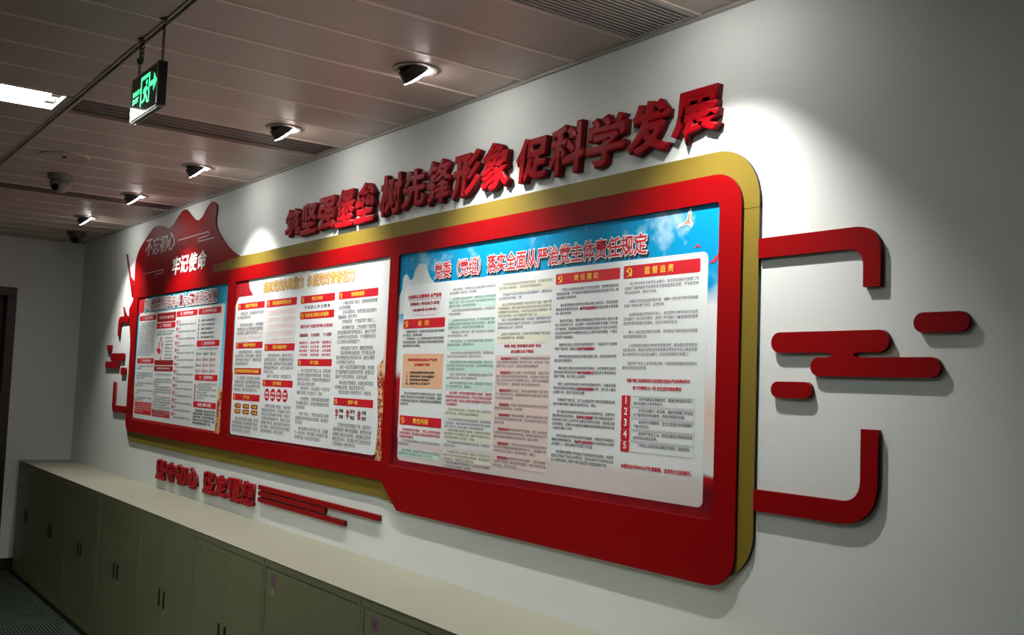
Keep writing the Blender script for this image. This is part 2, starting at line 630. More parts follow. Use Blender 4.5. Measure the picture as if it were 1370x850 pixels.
# ceiling: narrow metal panels, 0.2777 m pitch, in two rows split by a cross joint
P = 0.2777
YJ = -1.165
ceiling = struct(box('ceiling', -0.15, XR, YB, 0.0, CEIL + 0.16, CEIL + 0.22, M_void))
def panel_mesh(x0, x1, y0, y1):
    """panel whose long edges carry a raised bead, as the joints catch the light"""
    bm = bmesh.new()
    g, bw, bh = 0.0006, 0.011, 0.0025
    prof = [(g, 0.012), (g, -bh * 0.2), (g + 0.002, -bh), (bw - 0.003, -bh), (bw, 0), (P - bw, 0), (P - bw + 0.001, 0.0), (P - g, 0.0), (P - g, 0.012)]
    a = [bm.verts.new((x0 + u, y0, CEIL + v)) for u, v in prof]
    b = [bm.verts.new((x0 + u, y1, CEIL + v)) for u, v in prof]
    n = len(prof)
    for i in range(n):
        bm.faces.new((a[i], a[(i + 1) % n], b[(i + 1) % n], b[i]))
    bm.faces.new(a)
    bm.faces.new(b[::-1])
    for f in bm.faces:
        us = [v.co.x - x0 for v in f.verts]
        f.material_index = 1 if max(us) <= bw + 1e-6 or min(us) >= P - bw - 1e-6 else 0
    bmesh.ops.recalc_face_normals(bm, faces=bm.faces)
    return to_mesh(bm, 'ceiling_panel')
pmR = panel_mesh(0, P, YJ + 0.004, -0.014)
pmL = panel_mesh(0, P, YB, YJ - 0.004)
for q in (pmR, pmL):
    q.materials.append(M_ceil)
    q.materials.append(M_rim)
NP = int(XR / P)
for k in range(NP + 1):
    if k % 8 != 0 or k == 0:
        o = bpy.data.objects.new('ceiling_panel', pmR)
        col.objects.link(o)
        o.parent = ceiling
        o.location = (k * P, 0, 0)
    if k not in (16, 24):
        o = bpy.data.objects.new('ceiling_panel', pmL)
        col.objects.link(o)
        o.parent = ceiling
        o.location = (k * P, 0, 0)
# plain part of the left row panel behind the fluorescent fixture
# perimeter trim along the main wall and the far wall
bm = bmesh.new()
bm_box(bm, 0, XR, -0.013, 0.0, CEIL - 0.010, CEIL + 0.02, 0, 0.001)
bm_box(bm, 0, XR, -0.020, -0.013, CEIL + 0.001, CEIL + 0.004, 0)
struct(link('trim_1', to_mesh(bm), M_trim))
struct(box('trim_2', 0.0, 0.013, YB, -0.014, CEIL - 0.008, CEIL - 0.0045, M_trim))
# cross joint
bm = bmesh.new()
bm_box(bm, 0, XR, YJ - 0.012, YJ - 0.006, CEIL - 0.004, CEIL - 0.0042 + 0.004, 0)
bm_box(bm, 0, XR, YJ + 0.006, YJ + 0.012, CEIL - 0.004, CEIL - 0.0042 + 0.004, 0)
cj = struct(link('trim_3', to_mesh(bm), M_trim))
struct(box('trim_4', 0, XR, YJ - 0.006, YJ + 0.006, CEIL + 0.006, CEIL + 0.010, M_dark))

# air slots (recessed dark panels) in columns 8 and 16, louvred vent in column 24
for k, lab in ((8, 'dark brown recessed air slot panel in the far part of the ceiling'), (16, 'dark brown recessed air slot panel running from the exit sign to the wall')):
    t = thing('air_slot', lab, 'air vent', ((k + 0.5) * P, -0.6, CEIL), 'recessed dark air slots in the ceiling')
    x0, x1 = k * P + 0.002, (k + 1) * P - 0.002
    box('slot_panel', x0 + 0.006, x1 - 0.006, YJ + 0.02, -0.02, CEIL + 0.012, CEIL + 0.018, M_slot, t)
    bm = bmesh.new()
    bm_box(bm, x0, x0 + 0.006, YJ + 0.012, -0.014, CEIL - 0.002, CEIL + 0.02)
    bm_box(bm, x1 - 0.006, x1, YJ + 0.012, -0.014, CEIL - 0.002, CEIL + 0.02)
    bm_box(bm, x0 + 0.006, x1 - 0.006, YJ + 0.012, YJ + 0.02, CEIL - 0.002, CEIL + 0.02)
    bm_box(bm, x0 + 0.006, x1 - 0.006, -0.02, -0.014, CEIL - 0.002, CEIL + 0.02)
    link('slot_frame', to_mesh(bm), M_ceil, t)
    bm = bmesh.new()
    for q in range(5):
        xx = x0 + 0.03 + q * 0.052
        bm_box(bm, xx, xx + 0.004, YJ + 0.02, -0.02, CEIL + 0.0105, CEIL + 0.012)
    link('slot_rib', to_mesh(bm), M_slot, t)['kind'] = 'stuff'
k = 24
t = thing('air_vent', 'grey louvred air vent with parallel slats at the top edge of the photo', 'air vent', ((k + 0.5) * P, -0.6, CEIL))
x0, x1 = k * P + 0.002, (k + 1) * P - 0.002
box('vent_backing', x0, x1, YJ + 0.012, -0.014, CEIL + 0.03, CEIL + 0.034, M_dark, t)
bm = bmesh.new()
for a, b in ((x0, x0 + 0.012), (x1 - 0.012, x1)):
    bm_box(bm, a, b, YJ + 0.012, -0.014, CEIL - 0.004, CEIL + 0.03, 0, 0.001)
for a, b in ((YJ + 0.012, YJ + 0.022), (-0.024, -0.014)):
    bm_box(bm, x0 + 0.012, x1 - 0.012, a, b, CEIL - 0.004, CEIL + 0.03)
link('vent_frame', to_mesh(bm), M_trim, t)
ns = 14
bm = bmesh.new()
bm_box(bm, -0.0035, 0.0035, YJ + 0.022, -0.024, -0.001, 0.012, 0, 0.001)
sl = to_mesh(bm, 'vent_slat')
sl.materials.append(M_trim)
for i in range(ns):
    o = bpy.data.objects.new('vent_slat', sl)
    col.objects.link(o)
    o.parent = t
    xx = x0 + 0.012 + (x1 - x0 - 0.024) * (i + 0.5) / ns
    o.location = (xx - (k + 0.5) * P, 0.6, 0)

# fluorescent fixture in column 16 of the left row
M_fill = mat('fill_light_diffuser', (0.9, 0.9, 0.9), 0.4, emit=(0.93, 1.0, 0.95), es=FLUO_FILL)  # unseen fill light in column 24, added to brighten the right wall
M_fill_tube = mat('fill_light_tube', (0.9, 0.9, 0.9), 0.4, emit=(0.93, 1.0, 0.95), es=FLUO_FILL * 2.0)
for kc, flab, fa, fb in ((16, 'lit recessed twin-tube fluorescent ceiling light at the left edge', M_fluo, M_fluo2),
                         (24, 'added unseen fill light, built as a dimmer recessed fluorescent, past the top left edge', M_fill, M_fill_tube)):
    fx0, fx1, fy1, fy0 = kc * P + 0.006, (kc + 1) * P - 0.006, YJ - 0.035, YJ - 0.035 - 1.2
    t = thing('fluorescent_light', flab, 'ceiling light', ((fx0 + fx1) / 2, (fy0 + fy1) / 2, CEIL), 'recessed fluorescent ceiling lights')
    bm = bmesh.new()
    bm_box(bm, fx0 - 0.004, fx0 + 0.004, fy0, fy1, CEIL - 0.003, CEIL + 0.06)
    bm_box(bm, fx1 - 0.004, fx1 + 0.004, fy0, fy1, CEIL - 0.003, CEIL + 0.06)
    bm_box(bm, fx0 + 0.004, fx1 - 0.004, fy1 - 0.006, fy1 + 0.02, CEIL - 0.003, CEIL + 0.06)
    bm_box(bm, fx0 + 0.004, fx1 - 0.004, fy0 - 0.02, fy0 + 0.006, CEIL - 0.003, CEIL + 0.06)
    link('housing', to_mesh(bm), M_fixture, t)
    box('reflector', fx0 + 0.004, fx1 - 0.004, fy0 + 0.006, fy1 - 0.006, CEIL + 0.05, CEIL + 0.056, fa, t)
    box('reflector_ridge', (fx0 + fx1) / 2 - 0.006, (fx0 + fx1) / 2 + 0.006, fy0 + 0.006, fy1 - 0.006, CEIL + 0.02, CEIL + 0.05, M_white, t)
    for dx in (-0.062, 0.062):
        bm = bmesh.new()
        cyl(bm, ((fx0 + fx1) / 2 + dx, (fy0 + fy1) / 2, CEIL + 0.025), (0, 1, 0), 0.013, 1.10, 12)
        link('tube', to_mesh(bm), fb, t)
        for yy in (fy0 + 0.03, fy1 - 0.03):
            bm = bmesh.new()
            bm_box(bm, (fx0 + fx1) / 2 + dx - 0.016, (fx0 + fx1) / 2 + dx + 0.016, yy - 0.02, yy + 0.02, CEIL + 0.008, CEIL + 0.05, 0, 0.003)
            link('tube_holder', to_mesh(bm), M_dome, t)
    # remainder of the column behind the fixture
    o = link('ceiling_panel', panel_mesh(0, P, YB, fy0 - 0.024), [M_ceil, M_rim], ceiling)
    o.location = (kc * P, 0, 0)

# ------------------------------------------------------------------ gimbal spotlights
place = ['nearest of those in view, above the word gap before the last raised slogan', 'second nearest, beside the dark air slot', 'third nearest, in the middle of the row', 'fourth, above the red crest', 'farthest, near the corner camera', 'out past the top of the frame, nearest the viewer']
tilt = math.radians(42)
for i, sx in enumerate(SPOT_X):
    lab = {0: 'recessed tilting spotlight farthest along the ceiling, near the corner camera', 1: 'recessed tilting spotlight second from the far end of the ceiling row',
           2: 'recessed tilting spotlight above the right edge of the red crest, third from far end', 3: 'recessed tilting spotlight beside the dark air slot panel',
           4: 'large nearest visible recessed tilting spotlight, above the long raised slogan', 5: 'recessed tilting spotlight between the louvred vent and the wall, just above the frame'}[i]
    t = thing('ceiling_spotlight', lab, 'spotlight', (sx, SPOT_Y, CEIL), 'tilting spotlights washing the display wall')
    bm = bmesh.new()
    n = 32
    prof = [(0.078, 0.002), (0.078, -0.004), (0.070, -0.006), (0.058, -0.005), (0.056, 0.002)]
    rings = [[bm.verts.new((sx + r * math.cos(2 * PI * k / n), SPOT_Y + r * math.sin(2 * PI * k / n), CEIL - 0.001 + z)) for k in range(n)] for r, z in prof]
    for a in range(len(prof)):
        A, B = rings[a], rings[(a + 1) % len(prof)]
        for k in range(n):
            bm.faces.new((A[k], A[(k + 1) % n], B[(k + 1) % n], B[k]))
    bmesh.ops.recalc_face_normals(bm, faces=bm.faces)
    link('trim_ring', to_mesh(bm), M_fixture, t)
    # barrel swings toward the wall: its camera-side edge hangs below the ceiling
    d = Vector((0, math.sin(tilt), -math.cos(tilt)))
    c = Vector((sx, SPOT_Y + 0.002, CEIL - 0.021))
    bm = bmesh.new()
    cyl(bm, c - d * 0.016, d, 0.049, 0.040, 32, r2=0.052)
    link('barrel', to_mesh(bm), M_barrel, t)
    bm = bmesh.new()
    cyl(bm, c + d * 0.0055, d, 0.0515, 0.003, 32)
    bz = link('barrel_rim', to_mesh(bm), M_glow, t)
    bz['label'] = 'glowing white rim of the tilted lamp'
    bm = bmesh.new()
    cyl(bm, c + d * 0.010, d, 0.034, 0.004, 24)
    link('lamp_face', to_mesh(bm), M_glow, t)

# ------------------------------------------------------------------ ceiling cameras and sensor plate
t = thing('dome_camera', 'grey dome security camera hanging from the ceiling left of the spotlights', 'camera', (3.0, -0.85, CEIL))
bm = bmesh.new()
cyl(bm, (3.0, -0.85, CEIL - 0.017), (0, 0, 1), 0.066, 0.034, 32, r2=0.070)
link('mount', to_mesh(bm), M_dome, t)
bm = bmesh.new()
bmesh.ops.create_uvsphere(bm, u_segments=28, v_segments=16, radius=0.056, matrix=Matrix.Translation((3.0, -0.85, CEIL - 0.048)))
for v in bm.verts:
    if v.co.z > CEIL - 0.03:
        v.co.z = CEIL - 0.03
for f in bm.faces:
    f.smooth = True
link('dome', to_mesh(bm), M_dome, t)
bm = bmesh.new()
cyl(bm, (3.035, -0.88, CEIL - 0.075), (0.75, -0.6, -0.6), 0.018, 0.03, 16)
link('lens', to_mesh(bm), M_lens, t)
t = thing('corner_camera', 'small dark turret security camera in the far ceiling corner', 'camera', (0.65, -0.22, CEIL))
bm = bmesh.new()
cyl(bm, (0.65, -0.22, CEIL - 0.02), (0, 0, 1), 0.058, 0.032, 28, r2=0.075)
link('mount', to_mesh(bm), M_barrel, t)
bm = bmesh.new()
bmesh.ops.create_uvsphere(bm, u_segments=24, v_segments=14, radius=0.046, matrix=Matrix.Translation((0.66, -0.225, CEIL - 0.048)))
for f in bm.faces:
    f.smooth = True
link('eyeball', to_mesh(bm), M_barrel, t)
bm = bmesh.new()
cyl(bm, (0.695, -0.235, CEIL - 0.065), (0.85, -0.2, -0.4), 0.022, 0.02, 18)
link('lens', to_mesh(bm), M_lens, t)
t = thing('ceiling_sensor', 'flat round ceiling disc with a dark centre dot near the dome camera', 'sensor', (3.53, -0.95, CEIL))
bm = bmesh.new()
cyl(bm, (3.53, -0.95, CEIL - 0.003), (0, 0, 1), 0.112, 0.006, 40, r2=0.118)
link('disc', to_mesh(bm), M_ceil, t)
bm = bmesh.new()
n = 40
for r0, r1 in ((0.106, 0.112),):
    A = [bm.verts.new((3.53 + r0 * math.cos(2 * PI * k / n), -0.95 + r0 * math.sin(2 * PI * k / n), CEIL - 0.0068)) for k in range(n)]
    B = [bm.verts.new((3.53 + r1 * math.cos(2 * PI * k / n), -0.95 + r1 * math.sin(2 * PI * k / n), CEIL - 0.0088)) for k in range(n)]
    for k in range(n):
        bm.faces.new((A[k], A[(k + 1) % n], B[(k + 1) % n], B[k]))
link('rim', to_mesh(bm), M_trim, t)
bm = bmesh.new()
cyl(bm, (3.53, -0.95, CEIL - 0.008), (0, 0, 1), 0.010, 0.006, 16)
link('centre_dot', to_mesh(bm), M_black, t)

# ------------------------------------------------------------------ exit sign
SX0, SX1, SY0, SY1, SZ0, SZ1 = 5.578, 5.862, -1.192, -1.167, 2.413, 2.545
t = thing('exit_sign', 'black hanging emergency exit sign with a green running figure and arrow', 'exit sign', ((SX0 + SX1) / 2, (SY0 + SY1) / 2, SZ0))
box('sign_panel', SX0, SX1 - 0.012, SY0, SY1 - 0.008, SZ0, SZ1, M_sign, t, 0.0008)
box('end_cap', SX1 - 0.012, SX1, SY0 - 0.002, SY1, SZ0, SZ1 + 0.001, M_black, t, 0.001)
bm = bmesh.new()
bm_box(bm, SX0, SX1 - 0.012, SY0 - 0.001, SY1, SZ0 - 0.006, SZ0, 0, 0.001)
bm_box(bm, SX0, SX1 - 0.012, SY0 + 0.002, SY0 + 0.006, SZ0 - 0.010, SZ0 - 0.006, 0)
bm_box(bm, SX0, SX1 - 0.012, SY0 + 0.016, SY0 + 0.020, SZ0 - 0.010, SZ0 - 0.006, 0)
bm_box(bm, SX0, SX1 - 0.012, SY0, SY1 - 0.008, SZ1, SZ1 + 0.002, 0)
link('edge_rail', to_mesh(bm), M_trim, t)
gy0, gy1 = SY0 - 0.0002, SY0 - 0.0010
bm_l = [rrect(5.683, 5.768, 2.518, 2.528)]
gr = plate('door_symbol', [[(5.684, 2.436), (5.692, 2.436), (5.692, 2.518), (5.766, 2.518), (5.766, 2.436), (5.774, 2.436), (5.774, 2.530), (5.684, 2.530)]], gy0, gy1, M_green, t)
gr = plate('arrow_symbol', [[(5.780, 2.482), (5.815, 2.482), (5.815, 2.462), (5.846, 2.490), (5.815, 2.518), (5.815, 2.498), (5.780, 2.498)]], gy0, gy1, M_green, t)
fig = [[(5.716 + 0.014, 2.492), (5.742, 2.494), (5.758, 2.482), (5.755, 2.476), (5.744, 2.482), (5.740, 2.470), (5.752, 2.458), (5.762, 2.438), (5.752, 2.438), (5.744, 2.452), (5.732, 2.462), (5.728, 2.448), (5.702, 2.444), (5.702, 2.452), (5.720, 2.456), (5.724, 2.474), (5.722, 2.482), (5.714, 2.474), (5.706, 2.474), (5.716, 2.488)],
       [(5.744 + 0.008 * math.cos(a * PI / 5), 2.504 + 0.008 * math.sin(a * PI / 5)) for a in range(10)]]
plate('running_figure', fig, gy0, gy1, M_green, t)
link('lettering', fit_text('安全出口', 5.598, 5.678, 2.482, 2.500, gy0, gy1, 0.004), M_green, t)
link('lettering', fit_text('EXIT', 5.600, 5.664, 2.458, 2.475, gy0, gy1, 0.02), M_green, t)

def chain(x, y, z0, z1, name, parent):
    bm = bmesh.new()
    n = max(2, int((z1 - z0) / 0.0125))
    dz = (z1 - z0) / n
    for i in range(n):
        c = Vector((x, y, z0 + (i + 0.5) * dz))
        N, K = 14, 6
        R, rt = dz * 0.36, 0.0016
        ring = []
        for a in range(N):
            th = 2 * PI * a / N
            p = Vector((R * 0.75 * math.cos(th), 0, dz * 0.62 * math.sin(th)))
            nrm = Vector((math.cos(th), 0, math.sin(th)))
            ring.append([p + nrm * rt * math.cos(2 * PI * k / K) + Vector((0, rt * math.sin(2 * PI * k / K), 0)) for k in range(K)])
        rz = Matrix.Rotation(PI / 2 * (i % 2) + 0.4, 3, 'Z')
        vv = [[bm.verts.new(c + rz @ q) for q in r] for r in ring]
        for a in range(N):
            for k in range(K):
                bm.faces.new((vv[a][k], vv[(a + 1) % N][k], vv[(a + 1) % N][(k + 1) % K], vv[a][(k + 1) % K]))
    return link(name, to_mesh(bm), M_chain, parent)
yc = (SY0 + SY1) / 2
chain(5.606, yc, SZ1, CEIL - 0.006, 'chain', t)
chain(5.618, yc + 0.004, SZ1 + 0.055, CEIL - 0.006, 'chain', t)
chain(5.845, yc, SZ1, CEIL - 0.006, 'chain', t)
for x in (5.612, 5.845):
    bm = bmesh.new()
    cyl(bm, (x, yc, CEIL - 0.004), (0, 0, 1), 0.012, 0.006, 16)
    link('ceiling_hook', to_mesh(bm), M_chain, t)
bm = bmesh.new()
cyl(bm, (5.606, yc, SZ1 + 0.060), (0.2, 0, 1), 0.007, 0.016, 10, r2=0.012)
tg = link('plug', to_mesh(bm), mat('dark_green_plug', (0.01, 0.06, 0.03), 0.5, noise=0.05), t)
tg['label'] = 'dark green plug hanging on the chain'

# ------------------------------------------------------------------ display board: gold backing, crest, red frame
Y1, Y2 = -0.009, -0.018
board = thing('display_board', 'long red and gold wall display board with mountain crest holding three posters', 'display board', (4.35, 0, 1.10))
arc = lambda cx, cz, r, a0, a1, n=10: [(cx + r * math.cos(math.radians(a0 + (a1 - a0) * i / n)), cz + r * math.sin(math.radians(a0 + (a1 - a0) * i / n))) for i in range(n + 1)]
GT, GX = 2.272, 7.171
g1 = [(3.10, 2.15), (5.228, 2.15), (5.228, GT), (3.512, GT), (3.381, GT - 0.002), (3.30, 2.262), (3.10, 2.262)]
crest_top = [(1.523, 2.026), (1.536, 2.132), (1.527, 2.280), (1.529, 2.400), (1.60, 2.478), (1.718, 2.535), (1.876, 2.598), (1.96, 2.610), (2.055, 2.604), (2.17, 2.578), (2.235, 2.568), (2.325, 2.580),
             (2.42, 2.628), (2.51, 2.655), (2.575, 2.648), (2.667, 2.604), (2.741, 2.570), (2.811, 2.557), (2.875, 2.571), (2.934, 2.609), (3.006, 2.640), (3.069, 2.637), (3.118, 2.604), (3.110, 2.534), (3.132, 2.474), (3.254, 2.387), (3.381, 2.323), (3.512, 2.275)]
ct = smooth(crest_top[1:], 4)
# crest plate: behind the frame at the left, gold starts where the crest ends
crest = plate('crest', [[(1.575, 1.42), (3.10, 1.42), (3.10, 2.2610)] + [(3.30, 2.2610), (3.40, 2.2700), (3.512, 2.2735)] + ct[::-1] + [(1.44, 2.06), (1.458, 2.0), (1.52, 1.84)]], 0.0, Y1, M_red, board, M_rededge)
crest['label'] = 'red crest with a wavy mountain outline'
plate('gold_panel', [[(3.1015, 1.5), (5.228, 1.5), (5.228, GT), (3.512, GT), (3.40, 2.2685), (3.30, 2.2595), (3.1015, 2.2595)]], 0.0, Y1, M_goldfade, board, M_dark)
plate('gold_panel', [[(5.2295, 1.125), (5.30, 1.125), (7.0, 2.0), (7.0, 2.1), (GX, 2.1)] + arc(GX - 0.15, GT - 0.15, 0.15, 0, 90) + [(5.2295, GT)]], 0.0, Y1, M_gold, board, M_dark)
plate('gold_panel', [arc(GX - 0.13, 1.115 + 0.13, 0.13, -90, 0) + [(GX, 2.0985), (7.002, 2.0985), (7.002, 1.99), (5.302, 1.1235), (5.302, 1.115)]], 0.0, Y1, M_gold, board, M_dark)
plate('gold_panel', [[(5.228, 1.13), (5.228, 1.4985), (3.1015, 1.4985), (3.1015, 1.4185), (1.575, 1.4185), (1.575, 1.22)] + arc(1.575 + 0.09, 1.13 + 0.09, 0.09, 180, 270, 6)], 0.0, Y1, M_gold, board, M_dark)

RT, RX, RB, RB2, RL = 2.206, 7.118, 1.093, 1.199, 1.558
outer = arc(RL + 0.075, RB2 + 0.075, 0.075, 180, 270, 7) + [(5.236, RB2), (5.375, RB)] + arc(RX - 0.095, RB + 0.095, 0.095, -90, 0, 10) + arc(RX - 0.095, RT - 0.095, 0.095, 0, 90, 10) + [(RL, RT)]
OR = (5.306, 7.040, 1.266, 2.129)
OM = (3.507, 5.234, 1.277, 2.130)
OL = (1.680, 3.395, 1.281, 2.132)
holes = []
for (a, b, c, d) in (OR, OM, OL):
    holes.append(rrect(a, b, c, d, 0.012, 3)[::-1])
fr = plate('frame', [outer] + holes, Y1 - 0.0004, Y2, M_red, board, M_rededge)
bevm = fr.modifiers.new('bevel', 'BEVEL')
bevm.width = 0.0018
bevm.segments = 2
bevm.limit_method = 'ANGLE'
bevm.angle_limit = math.radians(50)
# small golden embossed line across the crest foot
Y3 = Y1 - 0.0028
for word, x0, x1, z0, z1, mm_, off in (('不忘初心', 1.760, 2.395, 2.415, 2.532, M_silver, 0.004), ('牢记使命', 2.362, 3.000, 2.242, 2.360, M_white, 0.022)):
    pp = (x1 - x0) / 4
    for i, ch in enumerate(word):
        c1 = link('letter', fit_text(ch, x0 + pp * i + 0.004, x0 + pp * (i + 1) - 0.004, z0, z1, Y1, Y3, off, shear=0.12), mm_, crest)
        c1['label'] = 'thin silvery letter' if mm_ is M_silver else 'bold white letter'

def ribbon(path, wdt):
    """outline of a line of constant width along a path"""
    L, R_ = [], []
    n = len(path)
    for i in range(n):
        a = Vector(path[max(0, i - 1)])
        b = Vector(path[min(n - 1, i + 1)])
        d = (b - a).normalized()
        nn = Vector((-d.y, d.x)) * wdt / 2
        p = Vector(path[i])
        L.append(tuple(p + nn))
        R_.append(tuple(p - nn))
    return L + R_[::-1]
def cloudline(x0, x1, z, s=1.0):
    """a Chinese cloud scroll: long line, hook right, short return, small hook"""
    h = 0.024 * s
    hx = 0.022 * s
    p = [(x0, z)]
    p += [(x1, z)]
    p += arc(x1, z - h / 2, h / 2, 90, -90, 8)
    p += [(x1 - 0.16 * s, z - h)]
    p += [(x1 - 0.16 * s + h * 0.45 * math.cos(math.radians(a)), z - h - h * 0.45 + h * 0.45 * math.sin(math.radians(a))) for a in range(90, 271, 22)]
    p += [(x1 + 0.11 * s, z - h * 1.9)]
    return p
cr = plate('cloud_scroll', ribbon(cloudline(2.44, 3.0, 2.466), 0.0045), Y1, Y3 + 0.001, M_silver, crest)
cr2 = plate('cloud_scroll', ribbon(cloudline(1.755, 2.17, 2.296, 0.9)[:-1], 0.0040), Y1, Y3 + 0.001, M_silver, crest)

# ------------------------------------------------------------------ posters
def poster_base(label, sheetmat, O, xc):
    t = thing('poster', label, 'poster', (xc, Y1 - 0.0008, O[2]), 'printed posters in the display board')
    plate('backing_sheet', [rrect(O[0] - 0.012, O[1] + 0.012, O[2] - 0.012, O[3] + 0.012)], Y1 - 0.0001, Y1 - 0.0003, sheetmat, t)
    return t
YC = Y1 - 0.0008     # card face
YT = YC - 0.0006     # print on the card
def flat(name, pts, m, parent, lvl=1):
    y = YC - 0.0004 * lvl
    return plate(name, pts, y + 0.0001, y, m, parent)
def ftext(name, body, x0, x1, z0, z1, m, parent, lvl=2, offset=0.01, res=1, shear=0.0, dx=0.0, dz=0.0, spacing=1.0):
    y = YC - 0.0004 * lvl
    o = link(name, fit_text(body, x0 + dx, x1 + dx, z0 + dz, z1 + dz, y + 0.0001, y, offset, shear, res, spacing=spacing), m, parent)
    if len(body) > 1:
        o['kind'] = 'stuff'
    return o
def cell_mesh(ch, x, wd, z0, h, y, offset, res=2, dx=0.0, dz=0.0, shear=0.0):
    me = front_only(text_mesh(ch, 1.0, offset, 0.0, res))
    for v in me.vertices:
        t = v.co.y + 0.12
        v.co = (x + dx + v.co.x * wd + shear * h * (t - 0.5), y, z0 + dz + t * h)
    return me
def row_letters(name, body, x0, x1, z0, z1, m, parent, y, off, border=None, bo=0.06, shadow=False, res=2, shear=0.0):
    p = (x1 - x0) / len(body)
    for i, ch in enumerate(body):
        a = x0 + p * i
        q = link(name, cell_mesh(ch, a, p, z0, z1 - z0, y, off, res, shear=shear), m, parent)
        if border:
            link('letter_outline', cell_mesh(ch, a, p, z0, z1 - z0, y + 0.0004, bo, res, shear=shear), border, q)
        if shadow:
            link('drop_print', cell_mesh(ch, a, p, z0, z1 - z0, y + 0.0007, bo, res, dx=0.006, dz=-0.008, shear=shear), M_tblack, q)
def outlined(body, x0, x1, z0, z1, m, parent, border, shadow=True, o1=0.012, o2=0.06):
    row_letters('title_letter', body, x0, x1, z0, z1, m, parent, YC - 0.0012, o1, border, o2, shadow)

def emblem(parent, cx, cz, s, lvl=3):
    """golden hammer and sickle"""
    out = arc(cx, cz, s, 118, -118, 16)
    inn = arc(cx - s * 0.17, cz + s * 0.02, s * 0.78, -112, 112, 16)
    flat('emblem', [out + inn], M_yellow, parent, lvl)
    flat('emblem', [[(cx - s * 0.38, cz - s * 0.98), (cx - s * 0.22, cz - s * 0.72), (cx - s * 0.80, cz - s * 0.62 - s * 0.35), (cx - s * 0.98, cz - s * 1.12)]], M_yellow, parent, lvl)
    flat('emblem', [[(cx - s * 0.95, cz + s * 0.20), (cx - s * 0.40, cz + s * 0.78), (cx - s * 0.12, cz + s * 0.62), (cx - s * 0.28, cz + s * 0.36), (cx + s * 0.95, cz - s * 0.85), (cx + s * 0.74, cz - s * 1.05), (cx - s * 0.46, cz + s * 0.16), (cx - s * 0.70, cz - s * 0.06)]], M_yellow, parent, lvl + 1)

def heading(parent, x0, x1, z0, z1, body, tm, star=True, r=0.004, m=None, frac=(0.30, 0.70), off=0.01):
    b = flat('heading_bar', [rrect(x0, x1, z0, z1, r, 3)], m or M_pred, parent, 1)
    w_, h_ = x1 - x0, z1 - z0
    if star:
        emblem(b, x0 + h_ * 0.62, (z0 + z1) / 2, h_ * 0.34, 2)
    if body:
        ftext('lettering', body, x0 + w_ * frac[0], x0 + w_ * frac[1], z0 + h_ * 0.22, z0 + h_ * 0.80, tm, b, 2, off)
    return b

# ---- right (large) poster
pr = poster_base('large right poster with blue sky and red title above dense text columns', M_sheetR, (5.306, 7.040, 1.266, 2.129), 6.17)
plate('side_strip', [[(5.296, 1.256), (5.344, 1.256), (5.344, 2.14), (5.296, 2.14)]], Y1 - 0.0004, Y1 - 0.0005, M_sheetRl, pr)
cl = [(5.30, 1.915), (5.31, 1.955), (5.330, 1.985), (5.335, 2.03), (5.352, 2.045), (5.372, 2.04), (5.39, 2.02), (5.41, 2.025), (5.425, 2.055), (5.445, 2.075), (5.475, 2.082), (5.505, 2.072), (5.525, 2.045), (5.545, 2.02), (5.575, 2.00), (5.62, 1.99), (5.72, 1.985), (5.86, 1.99), (5.95, 2.0), (6.02, 1.99), (6.1, 1.985)]
plate('cloud', [smooth(cl, 3) + [(6.1, 1.96), (5.30, 1.88)]], Y1 - 0.0004, Y1 - 0.00055, mat('print_cloud', (0.58, 0.62, 0.62), 0.5, noise=0.12, nscale=9), pr)
M_card = sheet_mat('card_print', [(1.2, (0.60, 0.52, 0.50)), (1.36, (0.60, 0.53, 0.51)), (1.385, (0.68, 0.71, 0.70)), (2.1, (0.70, 0.73, 0.73))], wavy=0.004)
plate('card', [rrect(5.350, 6.996, 1.293, 1.997, 0.020, 4)], Y1 - 0.0006, YC, M_card, pr)
outlined('党委（党组）落实全面从严治党主体责任规定', 5.575, 6.756, 2.010, 2.076, M_pred, pr, M_white, True, 0.014, 0.060)
heading(pr, 5.354, 5.665, 1.822, 1.860, '总  则', M_yellow, frac=(0.36, 0.62))
heading(pr, 5.358, 5.668, 1.436, 1.473, '责任内容', M_yellow, frac=(0.33, 0.70))
heading(pr, 6.330, 6.640, 1.943, 1.978, '责 任 落 实', M_yellow, frac=(0.30, 0.68))
heading(pr, 6.656, 6.968, 1.941, 1.980, '监 督 追 责', M_yellow, frac=(0.29, 0.67))
# inverted trapezoid diagram
tb = []
for q in range(4):
    z = 1.935 - 0.021 * q
    tb.append(ribbon([(5.392 + 0.016 * q, z), (5.628 - 0.011 * q, z)], 0.0012))
for q in range(8):
    u = q / 7
    tb.append(ribbon([(5.386 + 0.246 * u, 1.945), (5.436 + 0.168 * u, 1.872)], 0.0012))
for q, L_ in enumerate(tb):
    flat('diagram_line', [L_], M_pink, pr, 1 if q < 4 else 2)
ftext('diagram_text', '主体责任 监督责任 从严治党', 5.383, 5.633, 1.941, 1.957, M_pred, pr, 3, 0.03)
ftext('diagram_text', '党委统一领导各负其责', 5.400, 5.618, 1.914, 1.926, M_pdred, pr, 2, 0.02)
ftext('diagram_text', '全面落实责任', 5.425, 5.600, 1.890, 1.900, M_pdred, pr, 2, 0.02)
N1 = 27
W1 = 0.306
LH = 0.0132
text_block('text_block', pr, 5.356, 1.815, W1, 25, 0.0142, [2, 3], YT, M_tblack, 0.01)
flat('tan_box', [rrect(5.362, 5.664, 1.585, 1.720)], M_tan, pr, 1)
ftext('text_block', '党委党组落实全面从严治党', 5.400, 5.620, 1.690, 1.702, M_pred, pr, 2, 0.03)
ftext('text_block', '应当遵循以下原则', 5.455, 5.570, 1.671, 1.683, M_pred, pr, 2, 0.03)
